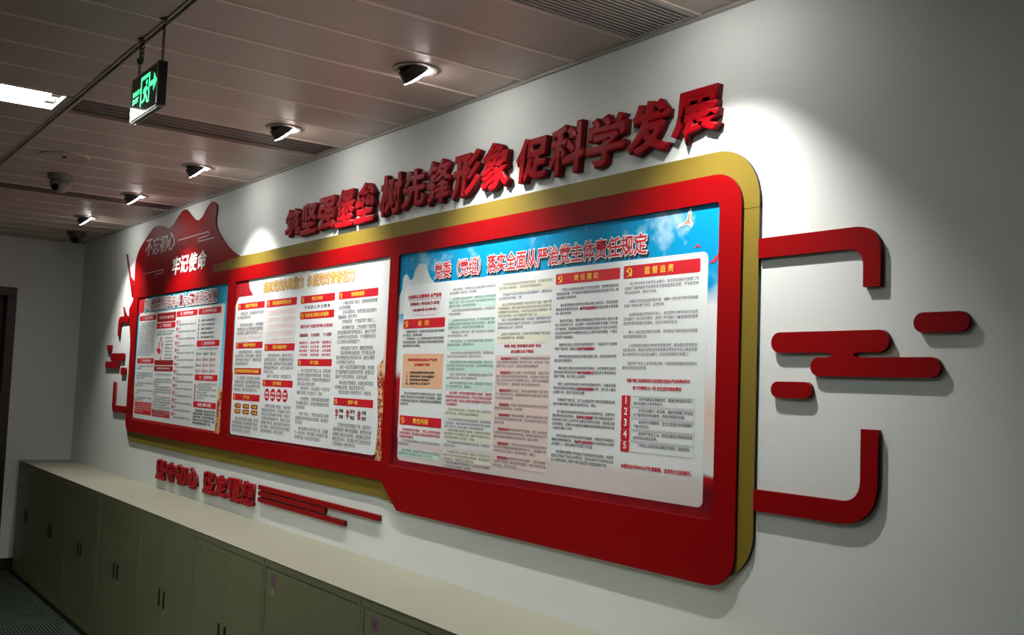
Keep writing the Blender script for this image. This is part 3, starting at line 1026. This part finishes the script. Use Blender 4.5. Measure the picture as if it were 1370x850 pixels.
for q, s in enumerate(('一、坚持紧紧围绕加强党的领导', '二、坚持全面从严治党全覆盖抓', '三、坚持真管真严敢管敢严', '四、坚持失责必问问责必严')):
    ftext('text_block', s, 5.392, 5.392 + 0.0152 * len(s), 1.640 - q * 0.0145, 1.651 - q * 0.0145, M_tblack, pr, 2, 0.02)
text_block('text_block', pr, 5.358, 1.568, W1, 25, 0.0142, [4], YT, M_tblack, 0.01)
text_block('text_block', pr, 5.358, 1.424, W1, 25, 0.0142, [3], YT, M_pink, 0.02)
text_block('text_block', pr, 5.358, 1.380, W1, 25, 0.0135, [2], YT, M_text)
flat('highlight_stripe', [rrect(5.352, 5.660, 1.312, 1.343)], M_mint, pr, 1)
text_block('text_block', pr, 5.358, 1.342, W1, 25, 0.0135, [2], YT, M_text)
# column 2
def stripes(x0, x1, tops, hs, ms, ncs, tm, n):
    z = tops
    for h, mm, ln in zip(hs, ms, ncs):
        if mm:
            flat('highlight_stripe', [rrect(x0 - 0.004, x1 + 0.004, z - h + 0.002, z)], mm, pr, 1)
        text_block('text_block', pr, x0, z - 0.001, x1 - x0, n, LH, [ln], YT, tm)
        z -= h
    return z
z = stripes(5.690, 5.992, 1.968, [0.036, 0.044, 0.038, 0.044, 0.034, 0.044, 0.034, 0.046, 0.032, 0.034], [None, M_mint] * 5, [2, 3, 2, 3, 2, 2, 2, 3, 2, 2], M_text, 27)
text_block('text_block', pr, 5.692, z - 0.004, 0.30, 26, 0.0142, [4], YT, M_pink, 0.02)
z -= 0.066
stripes(5.692, 5.992, z, [0.036, 0.040, 0.044, 0.036, 0.040, 0.032], [M_cream, None, M_cream, None, M_cream, None], [2, 3, 3, 2, 3, 2], M_text, 27)
# column 3
stripes(6.012, 6.312, 1.968, [0.036, 0.036, 0.054, 0.050, 0.040], [M_cream, None, M_cream, None, M_cream], [2, 2, 4, 3, 2], M_text, 27)
ftext('text_block', '党委 党组 领导班子成员 书记', 6.055, 6.265, 1.738, 1.750, M_pred, pr, 2, 0.03)
ftext('text_block', '应当履行以下责任', 6.095, 6.225, 1.719, 1.731, M_pred, pr, 2, 0.03)
flat('rose_panel', [rrect(6.006, 6.316, 1.325, 1.712)], M_rose, pr, 1)
z = 1.706
for n_ in (3, 4, 3, 2, 3, 3, 3, 3):
    _, z2 = text_block('text_block', pr, 6.014, z, 0.296, 26, LH, [n_], YT, M_text)
    ftext('text_block', '党委党组书记', 6.014 + 0.022, 6.10, z - 0.0110, z - 0.0005, M_pink, pr, 3, 0.02)
    z = z2 - 0.0095
# columns 4 and 5
z = 1.930
for q, n_ in enumerate((3, 3, 5, 2, 2, 3, 3, 2, 5, 3, 3)):
    _, z2 = text_block('text_block', pr, 6.336, z, 0.300, N1, LH, [n_], YT, M_text, 0.01)
    if q in (1, 3, 5, 6, 8, 9):
        ftext('text_block', '从严治党责任', 6.336 + 0.12, 6.336 + 0.20, z - LH - 0.0110, z - LH - 0.0005, M_pink, pr, 3, 0.03)
    z = z2 - 0.0115
z = 1.930
for n_ in (3, 2, 3, 2, 3, 2):
    _, z2 = text_block('text_block', pr, 6.662, z, 0.302, N1, LH, [n_], YT, M_text)
    z = z2 - 0.0135
ftext('text_block', '党委 党组 及其领导班子成员落实全面从严治党责任不力', 6.684, 6.940, 1.629, 1.641, M_pred, pr, 2, 0.03)
ftext('text_block', '有下列情形之一的 应当追究相应责任', 6.710, 6.908, 1.607, 1.619, M_pred, pr, 2, 0.03)
for q in range(5):
    zt = 1.590 - q * 0.0335
    b = flat('number_badge', [rrect(6.664, 6.702, zt - 0.0325, zt, 0.004, 3)], M_pred, pr, 2)
    link('numeral', cell_mesh(str(q + 1), 6.6760, 0.030, zt - 0.0275, 0.030, YC - 0.0014, 0.02), M_white, b)
    flat('list_box', [rrect(6.707, 6.960, zt - 0.0320, zt - 0.001, 0.003, 2), rrect(6.7082, 6.9588, zt - 0.0308, zt - 0.0022, 0.003, 2)[::-1]], M_line, pr, 2)
    text_block('text_block', pr, 6.716, zt - 0.005, 0.238, 22, 0.0125, [2 if q < 4 else 1], YT, M_text, 0.01)
ftext('text_block', '本规定由中央办公厅负责解释，自发布之日起施行。', 6.668, 6.955, 1.374, 1.388, M_pred, pr, 2, 0.03)
# doves on the sky
dv = [(6.872, 2.072), (6.888, 2.084), (6.904, 2.088), (6.912, 2.096), (6.918, 2.118), (6.928, 2.126), (6.930, 2.110), (6.926, 2.094), (6.936, 2.080), (6.930, 2.070), (6.918, 2.080), (6.900, 2.078)]
flat('dove', [smooth(dv + [dv[0]], 3)], M_white, pr, 1)
flat('dove', [[(6.880, 2.074), (6.902, 2.084), (6.914, 2.092), (6.920, 2.110), (6.926, 2.112), (6.922, 2.092), (6.929, 2.078), (6.918, 2.084), (6.902, 2.081)]], mat('print_orange', (0.70, 0.20, 0.10), 0.5, noise=0.1, nscale=60), pr, 2)
flat('dove', [[(6.940, 2.008), (6.955, 2.022), (6.972, 2.008), (6.955, 2.014)]], M_pink, pr, 1)
flat('dove', [[(7.000, 1.962), (7.018, 1.976), (7.036, 1.990), (7.030, 1.972), (7.022, 1.964)]], M_pink, pr, 1)

# ---- middle poster
pm = poster_base('middle poster with golden title, white card and red heading bars', M_sheetM, (3.507, 5.234, 1.277, 2.130), 4.37)
plate('red_ribbon', [[(3.50, 2.14), (3.672, 2.14), (3.70, 2.08), (3.755, 2.040), (3.62, 2.036), (3.535, 2.03), (3.50, 1.99)]], Y1 - 0.0004, Y1 - 0.00055, mat('print_ribbon', (0.34, 0.006, 0.012), 0.5, noise=0.35, nscale=14), pm)
plate('dragon_column', [smooth([(5.165, 1.27), (5.175, 1.40), (5.160, 1.52), (5.165, 1.62), (5.185, 1.700), (5.205, 1.690), (5.200, 1.62), (5.215, 1.5), (5.205, 1.4), (5.225, 1.27)], 4)], Y1 - 0.0004, Y1 - 0.00055, M_ornament, pm)
M_cardw = mat('card_white', (0.74, 0.765, 0.76), 0.5, noise=0.02, nscale=3)
plate('card', [rounded([(3.530, 1.289, 0.02), (5.166, 1.296, 0.025), (5.178, 1.42, 0.01), (5.150, 1.670, 0.01), (5.200, 1.698, 0.02), (5.232, 2.128, 0.01), (3.690, 2.128, 0.0), (3.722, 2.080, 0.01), (3.79, 2.042, 0.01), (3.54, 2.042, 0.02), (3.522, 1.945, 0.01), (3.505, 1.915, 0.01), (3.520, 1.70, 0)], 3)], Y1 - 0.0006, YC, M_cardw, pm)
outlined('提高党的执政能力', 3.888, 4.385, 2.046, 2.106, M_pgold, pm, M_pdred, False, 0.012, 0.05)
outlined('永葆党的青春活力', 4.420, 4.912, 2.046, 2.106, M_pgold, pm, M_pdred, False, 0.012, 0.05)
cx = [(3.546, 3.914), (3.944, 4.312), (4.360, 4.724), (4.764, 5.130)]
hb = lambda c, z0, z1, s, fr_=(0.28, 0.75): heading(pm, cx[c][0], cx[c][1], z0, z1, s, M_yellow, True, 0.001, None, fr_, 0.02)
def tb2(p, c, z1, spec, tm=M_text, n=18, lh=0.0212, cx_=None, bold=0.0):
    a, b = (cx_ or cx)[c]
    return text_block('text_block', p, a + 0.004, z1, b - a - 0.008, n, lh, spec, YT, tm, bold)[1]
hb(0, 1.970, 2.006, '中国共产党的性质')
hb(1, 1.968, 2.006, '党员的基本权利和义务', (0.2, 0.82))
hb(2, 1.969, 2.005, '党的工作作风', (0.33, 0.66))
hb(3, 1.970, 2.005, '党员教育管理', (0.33, 0.66))
tb2(pm, 0, 1.958, [2, -1, 3])
tb2(pm, 0, 1.868, [4], M_rose)
hb(0, 1.758, 1.792, '中国共产党的宗旨')
tb2(pm, 0, 1.748, [4])
hb(0, 1.618, 1.652, '党的指导思想和行动指南', (0.1, 0.92))
tb2(pm, 0, 1.608, [4])
hb(0, 1.478, 1.513, '三严三实', (0.38, 0.62))
for q in range(6):
    r_, c_ = q // 3, q % 3
    a = 3.568 + c_ * 0.116
    zt = 1.460 - r_ * 0.030
    b = flat('tag_shape', [rounded([(a, zt - 0.012, 0), (a + 0.016, zt - 0.024, 0), (a + 0.096, zt - 0.024, 0.002), (a + 0.096, zt, 0.002), (a + 0.016, zt, 0)], 2)], M_pdred, pm, 1)
    ftext('lettering', ('严以修身', '严以用权', '严以律己', '谋事要实', '创业要实', '做人要实')[q], a + 0.018, a + 0.090, zt - 0.019, zt - 0.005, M_yellow, b, 2, 0.02)
tb2(pm, 0, 1.388, [4])
for q in range(5):
    flat('highlight_stripe', [rrect(3.950, 4.308, 1.925 - q * 0.036, 1.953 - q * 0.036)], mat('print_pale_rose', (0.74, 0.66, 0.64), 0.5, noise=0.02) if q == 0 else bpy.data.materials['print_pale_rose'], pm, 1)
    text_block('text_block', pm, 3.955, 1.949 - q * 0.036, 0.345, 18, 0.02, [1] if q != 1 else [1], YT, M_rose)
hb(1, 1.742, 1.778, '党员八项基本条件')
tb2(pm, 1, 1.728, [5, 1])
hb(1, 1.560, 1.594, '四个意识', (0.36, 0.64))
for q in range(4):
    a = 4.006 + q * 0.075
    b = flat('oval_badge', [[(a + 0.033 * math.cos(2 * PI * k / 20), 1.518 + 0.032 * math.sin(2 * PI * k / 20)) for k in range(20)]], M_pred, pm, 1)
    ftext('lettering', ('政治', '大局', '核心', '看齐')[q], a - 0.022, a + 0.022, 1.520, 1.534, M_white, b, 2, 0.02)
    ftext('lettering', '意识', a - 0.022, a + 0.022, 1.500, 1.513, M_white, b, 2, 0.02)
tb2(pm, 1, 1.470, [7])
ftext('text_block', '不 忘 初 心 牢 记 使 命', 4.405, 4.680, 1.940, 1.957, M_text, pm, 2, 0.02)
hb(2, 1.892, 1.928, '社会主义核心价值观', (0.15, 0.85))
ftext('text_block', '国家社会个人层面 践行核心价值观念', 4.372, 4.715, 1.848, 1.866, M_pink, pm, 2, 0.02)
for c_, h_, rs in ((0, '国家层面', ('富强民主', '文明和谐', '建设国家', '人民幸福')), (1, '社会层面', ('自由平等', '公正法治', '美好社会', '共同构建')), (2, '个人层面', ('爱国敬业', '诚信友善', '公民道德', '基本规范'))):
    a = 4.368 + c_ * 0.125
    ftext('text_block', h_, a, a + 0.090, 1.806, 1.823, M_pdred, pm, 2, 0.02)
    for q, s in enumerate(rs):
        ftext('text_block', s, a, a + 0.090, 1.772 - q * 0.0195, 1.785 - q * 0.0195, M_pink, pm, 2, 0.02, spacing=1.2)
hb(2, 1.667, 1.700, '四个全面', (0.38, 0.62))
tb2(pm, 2, 1.654, [4, -0, 2], M_text, 18, 0.0212)
tb2(pm, 2, 1.520, [3], M_text)
tb2(pm, 2, 1.448, [3], M_text)
tb2(pm, 2, 1.378, [3], M_text)
tb2(pm, 3, 1.962, [2, 2, 1], M_text)
tb2(pm, 3, 1.850, [4], M_text)
tb2(pm, 3, 1.758, [1, 3, 3], M_text)
tb2(pm, 3, 1.604, [2, 1], M_text)
hb(3, 1.492, 1.526, '两学一做', (0.38, 0.62))
for q, (s, a1_, a2_) in enumerate((('学', '党章', '党规'), ('学', '系列', '讲话'), ('做', '合格', '党员'))):
    a = 4.782 + q * 0.106
    ftext('text_block', s, a, a + 0.032, 1.434, 1.478, M_pred, pm, 2, 0.02)
    ftext('text_block', a1_, a + 0.040, a + 0.080, 1.460, 1.478, M_tblack, pm, 2, 0.02)
    ftext('text_block', a2_, a + 0.040, a + 0.080, 1.434, 1.452, M_tblack, pm, 2, 0.02)
tb2(pm, 3, 1.416, [5], M_text)

# ---- left poster
pl = poster_base('left poster with blue top, red outlined title and small red bars', M_sheetL, (1.680, 3.395, 1.281, 2.132), 2.54)
plate('red_ribbon', [[(1.672, 2.14), (1.90, 2.14), (1.86, 2.10), (1.80, 2.03), (1.76, 2.015), (1.672, 2.0)]], Y1 - 0.0004, Y1 - 0.00055, mat('print_ribbon_red', (0.50, 0.008, 0.012), 0.5, noise=0.35, nscale=14), pl)
plate('gold_ornament', [smooth([(3.30, 1.275), (3.31, 1.40), (3.345, 1.44), (3.36, 1.50), (3.385, 1.46), (3.39, 1.275)], 4)], Y1 - 0.0004, Y1 - 0.00055, M_ornament, pl)
plate('side_strip', [[(3.345, 1.52), (3.40, 1.50), (3.40, 1.27), (3.335, 1.27)]], Y1 - 0.00035, Y1 - 0.0004, M_pdred, pl)
plate('card', [rounded([(1.704, 1.296, 0.006), (3.296, 1.291, 0.006), (3.345, 2.020, 0.02), (1.715, 2.022, 0.03)], 4)], Y1 - 0.0006, YC, mat('card_left_white', (0.66, 0.69, 0.68), 0.5, noise=0.02), pl)
outlined('学习贯彻党的百年奋斗重大成就和历史经验', 1.815, 3.210, 2.030, 2.116, M_pdred, pl, M_white, True, 0.004, 0.075)
lx = [(1.722, 2.098), (2.114, 2.496), (2.512, 2.894), (2.914, 3.292)]
def lb(c, z0, z1, s='学习贯彻会议精神', m=None):
    return heading(pl, lx[c][0], lx[c][1], z0, z1, s, M_rose if m else M_white, False, 0.008, m or M_pred, (0.2, 0.8), 0.01)
def l3(c, z1, spec, tm=M_text, bold=0.0, n=27, lh=0.0165):
    return tb2(pl, c, z1, spec, tm, n, lh, lx, bold)
lb(0, 1.966, 2.000, '一、会议的主要精神')
l3(0, 1.952, [14])
lb(0, 1.672, 1.708, '二、伟大的历史贡献')
l3(0, 1.660, [2, -1, 3, -1, 2, -1, 2, -1, 2])
b = flat('red_box', [rrect(1.732, 2.106, 1.327, 1.410)], M_pred, pl, 1)
l3(0, 1.402, [4], M_rose)
b = flat('red_box', [rrect(2.114, 2.496, 1.946, 2.004, 0.004, 2)], M_pdred, pl, 1)
ftext('lettering', '党的百年奋斗重大成就', 2.16, 2.46, 1.964, 1.984, M_rose, b, 2, 0.01)
lb(1, 1.902, 1.940, '三、百年奋斗的意义')
l3(1, 1.888, [2])
M_dp = M_pred
for q, (x, z, h) in enumerate(((2.225, 1.83, 0.03), (2.195, 1.795, 0.03), (2.255, 1.795, 0.03), (2.155, 1.765, 0.025), (2.245, 1.75, 0.025), (2.235, 1.70, 0.03))):
    flat('diagram_mark', [[(x - 0.008, z - h / 2), (x + 0.008, z - h / 2), (x + 0.008, z + h / 2), (x, z + h / 2 + 0.006), (x - 0.008, z + h / 2)]], M_dp, pl, 2)
flat('diagram_mark', [[(2.195 + 0.028 * math.cos(2 * PI * k / 16), 1.755 + 0.02 * math.sin(2 * PI * k / 16)) for k in range(16)]], M_dp, pl, 2)
for q in range(8):
    text_block('text_block', pl, 2.29, 1.845 - q * 0.022, 0.19, 14, 0.016, [1], YT, M_text)
b = flat('red_box', [rrect(2.114, 2.496, 1.662, 1.695, 0.004, 2)], M_pdred, pl, 1)
lb(1, 1.622, 1.656, '', M_pdred)
ftext('lettering', '坚持党的领导坚持人民至上', 2.17, 2.45, 1.632, 1.648, M_rose, pl, 3, 0.01)
l3(1, 1.608, [1, -1, 3, 1, 3, 1, 3, 3, 1])
b = flat('red_box', [rrect(2.118, 2.490, 1.325, 1.366)], M_pred, pl, 1)
l3(1, 1.360, [2], M_rose)
lb(2, 1.968, 2.004, '四、宝贵的历史经验')
z = 1.950
for q in range(14):
    flat('number_mark', [rrect(2.520, 2.540, z - 0.026, z - 0.004, 0.003, 2)], M_pred, pl, 2)
    ftext('text_block', '坚持', 2.548, 2.600, z - 0.020, z - 0.006, M_pink, pl, 2, 0.0)
    text_block('text_block', pl, 2.520, z - 0.026, 0.368, 27, 0.0155, [1], YT, M_text)
    z -= 0.0445
lb(3, 1.968, 2.004, '五、新时代的伟大成就')
for q in range(5):
    flat('number_mark', [rrect(2.924, 2.934, 1.922 - q * 0.025, 1.940 - q * 0.025)], M_tblack, pl, 2)
    text_block('text_block', pl, 2.945, 1.938 - q * 0.025, 0.26, 19, 0.016, [1], YT, M_tblack, 0.01)
lb(3, 1.776, 1.812, '六、以史为鉴开创未来')
l3(3, 1.768, [1])
for r_ in range(4):
    for c_ in range(3):
        a = 2.925 + c_ * 0.118
        flat('number_mark', [rrect(a, a + 0.009, 1.722 - r_ * 0.034, 1.744 - r_ * 0.034)], M_tblack, pl, 2)
        ftext('text_block', '坚持人民', a + 0.018, a + 0.085, 1.725 - r_ * 0.034, 1.740 - r_ * 0.034, M_pink if r_ else M_text, pl, 2, 0.0)
lb(3, 1.574, 1.610, '七、宣传贯彻')
for q in range(6):
    flat('number_mark', [rrect(2.920, 2.936, 1.540 - q * 0.0165, 1.552 - q * 0.0165)], M_pred, pl, 2)
text_block('text_block', pl, 2.950, 1.560, 0.335, 24, 0.0165, [2, 2, 2], YT, M_text)
lb(3, 1.414, 1.450, '结束语')
l3(3, 1.404, [5], M_tblack, 0.012, 22, 0.0185)

# ------------------------------------------------------------------ red raised ornaments on the wall
YD = -0.013
def ornament(label, loops, cat='wall ornament', name='wall_ornament', group='red raised shapes beside the display board', y=YD):
    me = plate_mesh(loops if not isinstance(loops[0][0], (int, float)) else [loops], 0.0, y)
    xs = [v.co.x for v in me.vertices]
    zs = [v.co.z for v in me.vertices]
    c = Vector(((min(xs) + max(xs)) / 2, 0, min(zs)))
    me.transform(Matrix.Translation(-c))
    me.materials.clear()
    o = link(name, me, M_red)
    me.materials.append(M_rededge)
    for p in me.polygons:
        p.material_index = 1 if abs(p.normal.y) < 0.5 else 0
    o.location = c
    return tag(o, label, cat, group)

def capsule(x0, x1, z0, z1):
    return rrect(x0, x1, z0, z1, (z1 - z0) / 2, 8)
def bracket(xs, xe, zt, zb, th_h, th_v, r, up=True):
    """elbow from the board edge xs to xe, horizontal at one height and a leg to zb"""
    s = 1 if xe > xs else -1
    q = 1 if up else -1           # up: horizontal on top, leg going down
    pts = [(xs, zt, 0), (xe, zt, r), (xe, zb, 0), (xe - s * th_v, zb, 0), (xe - s * th_v, zt - q * th_h, r * 0.45), (xs, zt - q * th_h, 0)]
    return rounded(pts, 10)
ornament('red elbow bracket right of the board, horizontal arm on top, leg pointing down', bracket(7.1725, 7.533, 2.014, 1.868, 0.052, 0.046, 0.105))
ornament('red elbow bracket right of the board, arm at the bottom, leg pointing up', bracket(7.1725, 7.531, 1.308, 1.534, -0.055 * -1, 0.046, 0.105, up=False) if False else
         rounded([(7.1725, 1.308, 0), (7.531, 1.308, 0.11), (7.531, 1.534, 0), (7.486, 1.534, 0), (7.486, 1.362, 0.055), (7.1725, 1.362, 0)], 10))
z1t, z1b, z2t, z2b = 1.766, 1.714, 1.702, 1.656
xl1, xr1, xl2, xr2 = 7.221, 7.556, 7.342, 7.683
r = 0.025
cloudA = (arc(xl1 + r, (z1t + z1b) / 2, (z1t - z1b) / 2, 90, 270, 10) + [(7.390, z1b)] + arc(7.392, (z1b + z2t) / 2, (z1b - z2t) / 2, 90, -90, 6)[0:0]
          + [(7.400, z1b - 0.003), (7.404, (z1b + z2t) / 2), (7.400, z2t + 0.002)] + [(7.385, z2t)] + arc(xl2 + 0.023, (z2t + z2b) / 2, (z2t - z2b) / 2, 90, 270, 10)
          + arc(xr2 - 0.023, (z2t + z2b) / 2, (z2t - z2b) / 2, -90, 90, 10) + [(7.480, z2t), (7.468, z2t + 0.002), (7.462, (z1b + z2t) / 2), (7.468, z1b - 0.002), (7.480, z1b)]
          + arc(xr1 - r, (z1t + z1b) / 2, (z1t - z1b) / 2, -90, 90, 10))
ornament('large red cloud shape of two joined staggered bars right of the board', cloudA)
ornament('small red pill shape below the joined cloud bars, nearest the gold edge', capsule(7.222, 7.346, 1.600, 1.641))
ornament('lone red pill shape farthest right on the bare wall', capsule(7.618, 7.749, 1.757, 1.802))
# left side
ornament('small thin red elbow bracket at the upper left of the board, leg pointing down', rounded([(1.458, 1.968, 0), (1.262, 1.968, 0.045), (1.250, 1.855, 0), (1.200, 1.880, 0), (1.198, 2.015, 0.09), (1.456, 2.015, 0)], 6))
ornament('thin red elbow bracket at the lower left of the board, leg pointing up', rounded([(1.556, 1.317, 0), (1.175, 1.317, 0.05), (1.175, 1.535, 0), (1.240, 1.530, 0), (1.240, 1.365, 0.02), (1.556, 1.365, 0)], 6))
ornament('tall thin red spike rising left of the crest', [(1.297, 2.475), (1.345, 2.390), (1.415, 2.300), (1.508, 2.262), (1.520, 2.140), (1.500, 2.150), (1.430, 2.262), (1.370, 2.360)])
ornament('short thin red spike above the upper left bracket', [(1.300, 2.085), (1.330, 2.060), (1.385, 2.0155), (1.340, 2.0155)])
ornament('tiny red shield shape left of the board, uppermost of the left cloud pieces', rounded([(0.925, 1.808, 0.01), (1.055, 1.808, 0.01), (1.045, 1.755, 0.02), (0.960, 1.755, 0.02)], 4))
ornament('red cloud bar left of the board, below the tiny shield shape', rrect(1.049, 1.405, 1.6905, 1.745, 0.02, 4))
ornament('red cloud bar left of the board, lower and farther left of the pair', rrect(0.919, 1.282, 1.634, 1.684, 0.02, 4))
ornament('tiny red pill left of the board, lowest of the left cloud pieces', rrect(1.340, 1.465, 1.587, 1.641, 0.02, 4))

# ------------------------------------------------------------------ raised slogan above the board
YL = -0.024
def letter(ch, x0, x1, z0, z1, label, group, off, y=YL, shear=0.10):
    me = fit_text(ch, x0, x1, z0, z1, 0.0, y, off, shear, 3)
    c = Vector(((x0 + x1) / 2, 0, z0))
    me.transform(Matrix.Translation(-c))
    o = link('raised_letter', me, M_letter)
    me.materials.append(M_rededge)
    for p in me.polygons:
        p.material_index = 1 if abs(p.normal.y) < 0.5 else 0
    o.location = c
    return tag(o, label, 'letter', group)
words = [('筑坚强堡垒', 4.148, 5.090), ('树先锋形象', 5.126, 6.072), ('促科学发展', 6.098, 7.042)]
ordn = ['first', 'second', 'third', 'fourth', 'last']
zt = {'筑': (2.308, 2.452), '坚': (2.303, 2.455), '强': (2.302, 2.462), '堡': (2.297, 2.474), '垒': (2.296, 2.476), '树': (2.303, 2.478), '先': (2.308, 2.470), '锋': (2.302, 2.482), '形': (2.300, 2.480), '象': (2.306, 2.482),
      '促': (2.305, 2.462), '科': (2.303, 2.472), '学': (2.300, 2.464), '发': (2.306, 2.468), '展': (2.306, 2.462)}
for wi, (wd, x0, x1) in enumerate(words):
    p = (x1 - x0) / 5
    for i, ch in enumerate(wd):
        a = x0 + p * i
        z0, z1 = zt[ch]
        letter(ch, a + 0.004, a + p - 0.003, z0, z1, 'raised red letter %s above the board, %s of the %s word group' % (ch, ordn[i], ('left', 'middle', 'right')[wi]), 'raised red slogan letters above the board', 0.044)
for wi, (wd, x0, x1) in enumerate([('坚守初心', 2.292, 3.072), ('坚定理想', 3.158, 3.922)]):
    p = (x1 - x0) / 4
    for i, ch in enumerate(wd):
        a = x0 + p * i
        letter(ch, a + 0.001, a + p - 0.001, 0.932, 1.058, 'raised red letter %s low on the wall, %s of the %s word' % (ch, ordn[i], ('left', 'right')[wi]), 'raised red slogan letters above the cabinets', 0.062, -0.015, 0.04)
gb = 'thin red bars beside the low slogan'
ornament('longest thin red bar above the cabinets, topmost of three', rrect(3.968, 5.232, 1.033, 1.056, 0.004, 2), 'wall bar', 'wall_bar', gb, -0.015)
ornament('shortest thin red bar above the cabinets, middle of three', rrect(3.972, 4.736, 1.003, 1.026, 0.004, 2), 'wall bar', 'wall_bar', gb, -0.015)
ornament('mid-length thin red bar above the cabinets, lowest of three', rrect(3.972, 4.930, 0.972, 0.995, 0.004, 2), 'wall bar', 'wall_bar', gb, -0.015)

# ------------------------------------------------------------------ cabinets
CW, CD, CH = 0.8345, 0.390, 0.872
def make_cabinet():
    t = thing('filing_cabinet', '', 'cabinet')
    bm = bmesh.new()
    W = CW - 0.003
    # carcass: rails and stiles round the door opening, recessed behind
    f = -CD
    bm_box(bm, 0.0015, W, f + 0.020, -0.002, 0.0, CH - 0.002)                          # box
    bm_box(bm, 0.0015, W, f + 0.002, f + 0.020, CH - 0.034, CH - 0.002, 0, 0.001)     # top rail
    bm_box(bm, 0.0015, 0.020, f + 0.002, f + 0.020, 0.0, CH - 0.034)
    bm_box(bm, W - 0.020, W, f + 0.002, f + 0.020, 0.0, CH - 0.034)
    bm_box(bm, 0.020, W - 0.020, f + 0.002, f + 0.020, 0.0, 0.055, 0, 0.001)
    link('body', to_mesh(bm), M_steel, t)
    bm = bmesh.new()
    bm_box(bm, 0.0005, CW - 0.0008, f - 0.002, -0.001, CH - 0.0045, CH, 0, 0.001)
    link('top', to_mesh(bm), M_steel_lit, t)
    mid = CW / 2
    for s, (a, b) in enumerate(((0.024, mid - 0.0006), (mid + 0.0006, W - 0.024))):
        bm = bmesh.new()
        bm_box(bm, a, b, f + 0.003, f + 0.016, 0.060, CH - 0.038, 0, 0.001)
        d = link('door', to_mesh(bm), M_steel, t)
        hx = mid + (-0.036 if s == 0 else 0.036)
        hz = 0.470
        bm = bmesh.new()
        bm_box(bm, hx - 0.014, hx + 0.014, f + 0.0022, f + 0.004, hz - 0.055, hz + 0.052, 0)
        link('handle_plate', to_mesh(bm), M_steel, d)
        bm = bmesh.new()
        bm_box(bm, hx - 0.007, hx + 0.007, f - 0.005, f + 0.003, hz - 0.044, hz + 0.044, 0, 0.002)
        h_ = link('handle', to_mesh(bm), M_black, d)
        h_['label'] = 'black recessed handle'
        if s == 1:
            bm = bmesh.new()
            cyl(bm, (hx, f + 0.001, hz - 0.066), (0, 1, 0), 0.008, 0.006, 14)
            link('lock', to_mesh(bm), M_fixture, d)
    return t
def kids(o):
    return [c for c in bpy.data.objects if c.parent == o]
def copy_tree(o, parent=None):
    c = o.copy()
    col.objects.link(c)
    if parent:
        c.parent = parent
    for ch in kids(o):
        copy_tree(ch, c)
    return c
proto = make_cabinet()
clabs = ['grey-green steel cabinet farthest away, in the corner by the left wall', 'grey-green steel cabinet second from the left wall', 'grey-green steel cabinet third from the left wall, below the left of the low slogan',
         'grey-green steel cabinet fourth from the left wall, below the low red slogan', 'grey-green steel cabinet fifth from the left wall, below the right end of the low slogan', 'grey-green steel cabinet sixth from the left wall, just left of the wide dark seam',
         'grey-green steel cabinet with mauve sticker and small cream tag, right of the wide dark seam', 'grey-green steel cabinet at the bottom edge of the photo, mauve sticker on its corner', 'grey-green steel cabinet nearest the viewer, only its pale top in view']
clist = []
for i in range(9):
    o = proto if i == 0 else copy_tree(proto)
    dy = -0.003 if i >= 6 else 0.0
    o.location = (-0.042 + i * CW + 0.043 * (i == 0) * 0 + 0.044, 0, 0) if False else (i * CW - 0.040 + 0.042 * 0, 0, 0)
    o['label'] = clabs[i]
    o['group'] = 'row of steel cabinets along the wall'
    clist.append(o)
# the first cabinet is slightly narrower so that it meets the corner
for o in clist:
    o.location.x += 0.0
clist[0].scale.x = (CW - 0.042) / CW
clist[0].location.x = 0.002
for i in range(1, 8):
    c = clist[i]
    bx = c.location.x + 0.075
    f = -CD + 0.003
    big = i >= 6
    par = [k for k in kids(c) if k.name.startswith('door')][0]
    nm = bpy.data.meshes.new('sticker')
    bm = bmesh.new()
    w_ = 0.046 if big else 0.036
    bm_box(bm, bx, bx + w_, f - 0.0008, f, 0.768, 0.820)
    s = link('sticker', to_mesh(bm), M_sticker if big else mat('faded_sticker', (0.25, 0.215, 0.19), 0.5, noise=0.2, nscale=40) if i == 1 else (M_sticker if big else bpy.data.materials['faded_sticker']), par)
    s.matrix_parent_inverse = Matrix()
    s.location = tuple(-v for v in wloc(par))
    s['label'] = 'mauve label sticker' if big else 'faded label sticker'
    bm = bmesh.new()
    for q in range(3):
        bm_box(bm, bx + 0.006, bx + w_ - 0.008 - 0.006 * (q % 2), f - 0.0012, f - 0.0008, 0.803 - q * 0.011, 0.807 - q * 0.011)
    pr_ = link('print_line', to_mesh(bm), M_pdred if False else M_barrel, s)
    pr_.location = (0, 0, 0)
    if big or i in (2, 3, 5):
        bm = bmesh.new()
        bm_box(bm, bx + 0.008, bx + 0.034, f - 0.0008, f, 0.738, 0.758)
        g_ = link('asset_tag', to_mesh(bm), M_tag if big else bpy.data.materials['faded_sticker'], par)
        g_.location = tuple(-v for v in wloc(par))
